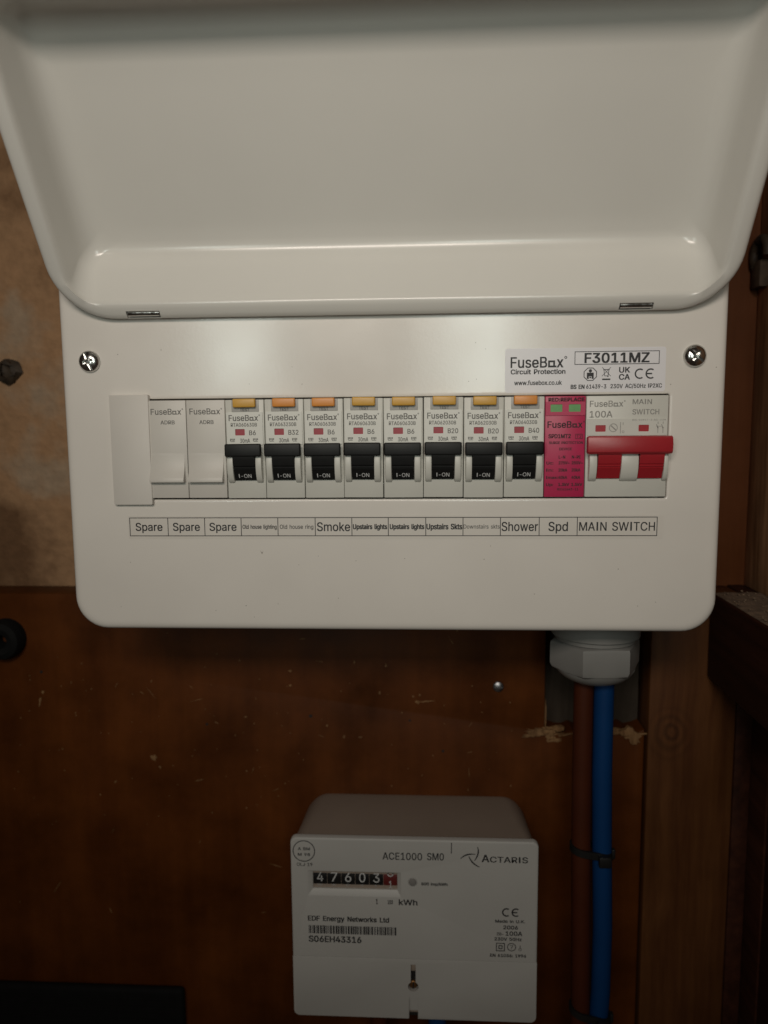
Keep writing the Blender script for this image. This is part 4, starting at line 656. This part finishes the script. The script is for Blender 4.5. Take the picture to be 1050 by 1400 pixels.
for (z, a, b, c) in ((-5.1, '', 'L-N', 'N-PE'), (-7.7, 'Uc:', '275V~', '255V~'), (-10.9, 'In:', '20kA', '20kA'), (-14.2, 'Imax:', '40kA', '40kA'), (-17.4, 'Up:', '1.3kV', '1.5kV')):
    if a: p.text(a, 1.0, 1.0+1.05*len(a), z, 1.25, .12)
    p.text(b, 6.4, 6.4+.98*len(b), z, 1.3, .12); p.text(c, 12.2, 12.2+.98*len(c), z, 1.3, .12)
p.text('IEC61643-11', 6.0, 15.4, -19.4, 1.0, .08)
p.done('printing', 'darkink', sp)
# main switch
ms = thing('main_switch', 'double-width main switch with one wide red handle', 'main switch', dev(11))
bm = bmesh.new(); box(bm, .14, 35.9, -2, 12, -22.4, 22.5, .45); finish('body', bm, 'plastic', ms)
bm = bmesh.new(); holed_plate(bm, (.6, 18.0, 5.0, 12.4), (4.2, 8.7, 6.7, 9.6), -2.4, -1.95, .2); holed_plate(bm, (18.0, 35.4, 5.0, 12.4), (23.0, 27.5, 6.7, 9.6), -2.4, -1.95, .2)
finish('front_panel', bm, 'plastic', ms)
for x in (4.0, 22.8):
    bm = bmesh.new(); box(bm, x, x+4.9, -2.1, -1.95, 6.5, 9.8); finish('indicator_flag', bm, 'red', ms)
bm = bmesh.new(); prism(bm, [(-5.6, 4.6), (-7.8, 4.9), (-8.8, 4.3), (-9.5, 1.4), (-9.1, -2.0), (-8.2, -2.9), (-5.8, -2.6)], -.3, 36.4, .6)
box(bm, 5.2, 14.6, -7.6, -2.0, -2.4, 4.0, .2); box(bm, 23, 33, -7.6, -2.0, -2.4, 4.0, .2); finish('handle', bm, 'red', ms, angle=30)
for a, b in ((4.9, 14.9), (22.9, 33.4)):
    bm = bmesh.new(); prism(bm, DRUM, a, b); finish('handle_drum', bm, 'red', ms, angle=20)
for a, b in ((1.3, 4.7), (15.1, 22.7), (33.6, 35.6)): finish('cheek', cheek(a, b), 'plastic', ms, angle=40)
p = Print(-2.06); p.logo(1.6, 17.0, 17.7, 2.6, .05); p.text('MAIN', 20.2, 28.6, 18.7, 2.1, .06); p.text('SWITCH', 20.2, 31.9, 14.2, 2.2, .06); p.text('100A', 1.6, 11.6, 13.0, 2.8, .05); p.done('printing', 'paleink', ms)
p = Print(-2.47); p.text('IEC 60947-3 AC-22A', 20.2, 34.8, 11.4, .75, .02)
p.arc((12.0, 8.4), 1.75, .28); p.line((10.9, 9.4), (13.1, 7.4), .5); p.rect(15.0, 15.25, 5.9, 10.8); p.text('I', 16.1, 16.4, 9.6, 1.1); p.arc((16.3, 6.6), .45, .2, n=10)
for x in (31.4, 33.6): p.line((x, 6.0), (x, 8.2), .25); p.line((x, 8.2), (x-.7, 9.8), .25); p.line((x, 10.0), (x, 10.9), .25); p.disc((x, 8.3), .3, 8)
p.line((30.6, 8.9), (33.2, 8.9), .18)
p.done('printing', 'paleink', ms)

# ------------------------------------------------------------------ gland and tails
GC = (97.8, 45, -101)
gl = thing('cable_gland', 'white plastic hexagonal cable gland under the box', 'cable gland', GC); off = GC
bm = bmesh.new(); lathe(bm, [(22.5, 17), (22.5, 3.2), (20.5, 2.4), (20.5, .5)], GC, 'z', 48); finish('collar', bm, 'gland', gl, off)
bm = bmesh.new()
def hexring(r, h, rot=math.radians(30+4), k=1.0):
    out = []
    for i in range(6):
        for j in range(6):
            a = (Vector((math.cos(rot+i*math.pi/3), math.sin(rot+i*math.pi/3)))*(1-j/6)+Vector((math.cos(rot+(i+1)*math.pi/3), math.sin(rot+(i+1)*math.pi/3)))*(j/6))
            if k < 1: a = a*k+a.normalized()*(1-k)*.9
            out.append((GC[0]+a.x*r, GC[1]+a.y*r, GC[2]+h))
    return out
hrot = math.radians(4)
rot0 = math.radians(-90-30)+hrot
rg = [hexring(21.6, .0, rot0, .6), hexring(23.0, -.8, rot0), hexring(23.4, -2, rot0), hexring(23.4, -12.5, rot0), hexring(22.8, -14.6, rot0, .75), hexring(21.0, -16.2, rot0, .25)]
fs = loft(bm, rg, cap_first=True, cap_last=True); bmesh.ops.recalc_face_normals(bm, faces=fs); finish('hex_nut', bm, 'gland', gl, off, angle=28)
bm = bmesh.new(); lathe(bm, [(20.2, -15), (19.6, -16.2), (18.4, -17.8), (16.2, -19.6), (13.6, -21), (12.2, -21.6), (11.4, -21), (11.2, -15)], GC, 'z', 48); finish('dome_cap', bm, 'gland', gl, off)
def wob(x0, z0, z1, n, amp, x1=None, y0=45, y1=60):
    out = []
    for i in range(n+1):
        t = i/n; out.append((x0+((x1 if x1 is not None else x0)-x0)*t+amp*math.sin(t*5+x0), y0+(y1-y0)*min(1, t*1.3), z0+(z1-z0)*t))
    return out
bm = bmesh.new(); tube(bm, [(92.9, 46, -112), (92.8, 46, -135), (92.8, 46, -175), (93.3, 46, -220), (94.2, 46, -265), (95.0, 46.5, -312), (94.5, 48, -345), (92, 52, -400)], 5.1, 24)
tag(finish('brown_cable', bm, 'browncable'), 'thick brown cable hanging from the gland beside the blue one', 'cable')
bm = bmesh.new(); tube(bm, [(103.2, 45, -112), (103.1, 45, -135), (103.2, 45, -175), (104.3, 45, -220), (105.6, 45, -262), (105.6, 45.5, -300), (104.2, 46.5, -335), (101, 52, -400)], 5.15, 24)
tag(finish('blue_cable', bm, 'bluecable'), 'thick bright blue cable hanging from the gland', 'cable')
def cable_tie(x, z, tilt, label):
    t = thing('cable_tie', label, 'cable tie', (x, 45.5, z), 'black cable ties round the two cables')
    n = 40; a = 5.0; r0, r1 = 5.35, 6.7; hw = 1.9
    ins, outs = [], []
    for i in range(n):
        th = 2*math.pi*i/n; c, s = math.cos(th), math.sin(th); cx = a if c > 0 else -a
        ins.append((cx+r0*c, r0*s)); outs.append((cx+r1*c, r1*s))
    bm = bmesh.new(); fs = loft(bm, [[(u, v, -hw) for u, v in outs], [(u, v, hw) for u, v in outs], [(u, v, hw) for u, v in ins], [(u, v, -hw) for u, v in ins], [(u, v, -hw) for u, v in outs]])
    bmesh.ops.remove_doubles(bm, verts=bm.verts, dist=.001); bmesh.ops.recalc_face_normals(bm, faces=bm.faces[:])
    for v in bm.verts: v.co.z += -v.co.x*tilt
    finish('strap', bm, 'tie', t)
    bm = bmesh.new(); box(bm, 2.2, 8.6, -9.6, -6.2, -4.9, .9, .6); finish('ratchet_head', bm, 'tie', t)
    bm = bmesh.new(); box(bm, 9.6, 11.4, -5.5, -2.5, -2.0, 3.2, .4); finish('tail', bm, 'tie', t)
cable_tie(98.8, -218.3, .16, 'black cable tie round both cables beside the meter top')
cable_tie(100.3, -313.6, .24, 'black cable tie round both cables at the bottom edge')

# ------------------------------------------------------------------ electricity meter
MO = (2.8, 95, -317)
mt = thing('electricity_meter', 'cream plastic electricity meter with number dials on the brown board', 'electricity meter', MO)
MX0, MX1, MZ0, MZ1, MY = -64.0, 69.8, -316.9, -211.6, 40
bm = bmesh.new()
R = lambda ins, y, r: [(x, y, z) for x, z in rring(MX0+ins, MX1-ins, MZ0+ins, MZ1-ins, r, 8)]
fs = loft(bm, [R(2.6, 94.6, 12), R(1.5, 88, 12), R(1.0, 60, 9), R(.8, 43.2, 5.5), R(2.5, 43.0, 4)], cap_first=True, cap_last=True); bmesh.ops.recalc_face_normals(bm, faces=fs)
finish('case', bm, 'meterbody', mt, MO, angle=40)
# front plate with a real opening for the dials
bm = bmesh.new()
WX0, WX1, WZ0, WZ1 = -52.2, -5.9, -242.0, -231.7
SEAM = -281.2
UP = lambda ins, y, r: [(x, y, z) for x, z in rring(MX0+ins, MX1-ins, SEAM+.06+ins*.3, MZ1-ins, r, 6, .15)]
Q = lambda a, b, c, d, y, r: [(x, y, z) for x, z in rring(a, b, c, d, r, 6)]
fs = loft(bm, [UP(0, 43.4, 3.2), UP(0, 40.8, 3.2), UP(.25, 40.25, 3.1), UP(.8, 40, 3), UP(1.4, 40, 3),
               Q(WX0-3.0, WX1+2.6, WZ0-3.4, WZ1+1.4, 40, .6), Q(WX0-2.4, WX1+2.0, WZ0-2.8, WZ1+.9, 40.1, .6), Q(WX0, WX1, WZ0, WZ1, 42.0, .3), Q(WX0, WX1, WZ0, WZ1, 43.8, .3)])
bmesh.ops.recalc_face_normals(bm, faces=fs); finish('front_plate', bm, 'meter', mt, MO, angle=30)
# terminal cover with keyhole and notch
kx = 2.5
bm = bmesh.new()
slab(bm, rring(MX0, MX1, MZ0, SEAM-.06, .15, 6, 3.2), 40.0, 43.4, .25); tcov = finish('terminal_cover', bm, 'meter', mt, MO, angle=30)
def cut(o, bm):
    c = finish('cut', bm, 'dark', mt, MO); md = o.modifiers.new('b', 'BOOLEAN'); md.object = c; md.solver = 'EXACT'; bpy.context.view_layer.update()
    me = bpy.data.meshes.new_from_object(o.evaluated_get(bpy.context.evaluated_depsgraph_get())); o.modifiers.clear(); o.data = me; bpy.data.objects.remove(c)
    me.set_sharp_from_angle(angle=math.radians(30))
bm = bmesh.new(); box(bm, kx-1.35, kx+1.35, 38, 45, -296, -284.4); cut(tcov, bm)
bm = bmesh.new(); lathe(bm, [(2.9, -3), (2.9, 5)], (kx, 40, -297.6), 'y', 24); cut(tcov, bm)
bm = bmesh.new(); box(bm, kx-2.4, kx+2.6, 38, 41.9, -318, -304.4); cut(tcov, bm)
bm = bmesh.new(); box(bm, kx-2.4, kx+2.6, 38, 45, -318, -313.2); cut(tcov, bm)
bm = bmesh.new(); box(bm, kx-3.2, kx+3.2, 42.85, 43.1, -301.5, -284); finish('keyhole_back', bm, 'dark', mt, MO)
bm = bmesh.new(); box(bm, kx-1.3, kx+1.3, 42.0, 42.8, -289.6, -284.5, .1); finish('seal_tongue', bm, 'meterbody', mt, MO)
bm = bmesh.new(); lathe(bm, [(2.3, 1), (2.3, -.6), (1.7, -1.1), (.5, -1.2)], (kx, 42.4, -297.7), 'y', 24); sc = finish('seal_screw', bm, 'brass', mt, MO)
bm = bmesh.new(); box(bm, kx-.35, kx+.35, 41.0, 41.6, -299.6, -295.8); finish('slot', bm, 'dark', sc, MO)
bm = bmesh.new(); box(bm, kx-4, kx+4, 43.1, 43.3, -317.2, -303); finish('notch_back', bm, 'dark', mt, MO)
# dials
dw = (WX1-WX0)/6
for i in range(6):
    x0 = WX0+dw*i; bm = bmesh.new()
    pr = [(46-3.2*math.cos(a)-.3, (WZ0+WZ1)/2+6.2*math.sin(a)) for a in [math.radians(-90+180*j/14) for j in range(15)]]
    prism(bm, pr+[(50, WZ1+1), (50, WZ0-1)], x0+.12, x0+dw-.12); whl = finish('number_wheel', bm, 'redwheel' if i == 5 else 'black', mt, MO, angle=20)
    p = Print(42.35)
    if i < 5:
        p.text('47603'[i], x0+2.2, x0+5.6, -238.2, 5.3, .01)
        p.text(('10000', '1000', '100', '10', '1')[i], x0+dw/2-.75-.35*(4-i)*.6, x0+dw/2+.25+.35*(4-i)*.6, -240.7, 1.1, .0)
    else:
        p.arc((x0+3.9, -233.0), 1.4, .6, 150, 390, 12); p.rect(x0+2.2, x0+2.8, -233.2, -231.9); p.rect(x0+5.0, x0+5.6, -233.2, -231.9)
        p.text('1', x0+3.1, x0+4.7, -241.2, 4.0, .02)
    p.done('numeral', 'whiteink', whl, MO)
bm = bmesh.new(); lathe(bm, [(2.1, .3), (2.1, -.3), (1.5, -.9), (.4, -1.15)], (2.4, 40, -235.9), 'y', 20); lathe(bm, [(2.05, .4), (2.5, -.15), (2.7, .4)], (2.4, 40, -235.9), 'y', 20, cap=False); finish('pulse_lamp', bm, mat('clear_lens', (.22, .21, .20), .12), mt, MO)
p = Print(39.93)
p.arc((-56.6, -219.4), 5.9, .5, n=32); p.text('A BM', -59.9, -53.2, -218.9, 1.6, .08); p.text('M 98', -59.9, -53.2, -222.2, 1.6, .08); p.text('OLJ 19', -60.6, -52.0, -228.0, 1.8, .06)
p.text('ACE1000', -13.8, 7.6, -223.2, 4.0, .04); p.text('SM0', 10.2, 19.3, -223.0, 4.0, .04); p.rect(23.1, 23.55, -219.0, -212.8)
# three-bladed swirl and the maker's small capitals
for a, b, c in (((37.3, -214.9), (38.6, -218.6), (35.7, -222.8)), ((28.2, -221.8), (31.2, -218.4), (36.1, -219.2)), ((32.7, -220.4), (34.2, -224.6), (38.4, -226.4))):
    pts = [((1-t)**2*a[0]+2*t*(1-t)*b[0]+t*t*c[0], (1-t)**2*a[1]+2*t*(1-t)*b[1]+t*t*c[1]) for t in [k/8 for k in range(9)]]
    for q, (u, v) in enumerate(zip(pts, pts[1:])): p.line(u, v, .3+.5*math.sin(math.pi*(q+.7)/8.4))
p.text('A', 39.5, 43.6, -223.4, 4.1, .07); p.text('CTARIS', 43.9, 64.2, -223.5, 3.2, .07)
p.text('800 imp/kWh', 7.1, 21.3, -237.6, 1.6, .12); p.text('1', -17.6, -16.6, -249.2, 2.9, .08); p.text('1/10', -11.2, -8.4, -249.0, 2.2, .08); p.text('kWh', -5.2, 5.0, -249.4, 3.2, .08)
p.text('EDF Energy Networks Ltd', -55.2, -10.5, -259.9, 2.8, .11); p.text('S06EH43316', -55.0, -25.8, -272.4, 3.5, .10)
x = -54.8; rb = random.Random(3)
while x < -6.2:
    wd = rb.choice((.35, .35, .7, .95)); p.rect(x, min(x+wd, -5.8), -267.4, -262.6); x += wd+rb.choice((.3, .3, .5, .6))
arc_ce(p, 50.6, -254.6, 5.0, .8); p.text('Made in U.K.', 47.0, 63.1, -258.1, 1.6, .12); p.text('2006', 51.4, 59.3, -261.9, 2.1, .11); p.text('20-', 47.9, 51.6, -265.6, 1.7, .1); p.text('100A', 52.6, 61.7, -265.6, 2.4, .1)
p.text('230V 50Hz', 46.7, 61.4, -268.6, 1.8, .12); p.frame(47.6, 52.4, -274.9, -270.0, .5); p.frame(48.9, 51.1, -273.6, -271.3, .5); p.arc((56.0, -272.3), 2.2, .45, n=20); p.text('?', 55.2, 56.8, -273.5, 2.4, .02)
p.arc((60.6, -273.6), .7, .3, n=10); p.line((60.6, -272.8), (60.6, -271.2), .3); p.text('EN 61036: 1996', 44.4, 63.9, -278.2, 1.7, .12)
p.done('printing', 'ink', mt, MO)
for nm, m, x, lab in (('meter_cable', 'bluecable', 16, 'blue cable end leaving the bottom of the meter'), ('meter_cable', 'browncable', -18, 'brown cable end leaving the bottom of the meter')):
    bm = bmesh.new(); tube(bm, [(x, 62, -314), (x, 62, -340), (x+2, 66, -400)], 5.1, 20); tag(finish(nm, bm, m), lab, 'cable', 'cable ends below the meter')
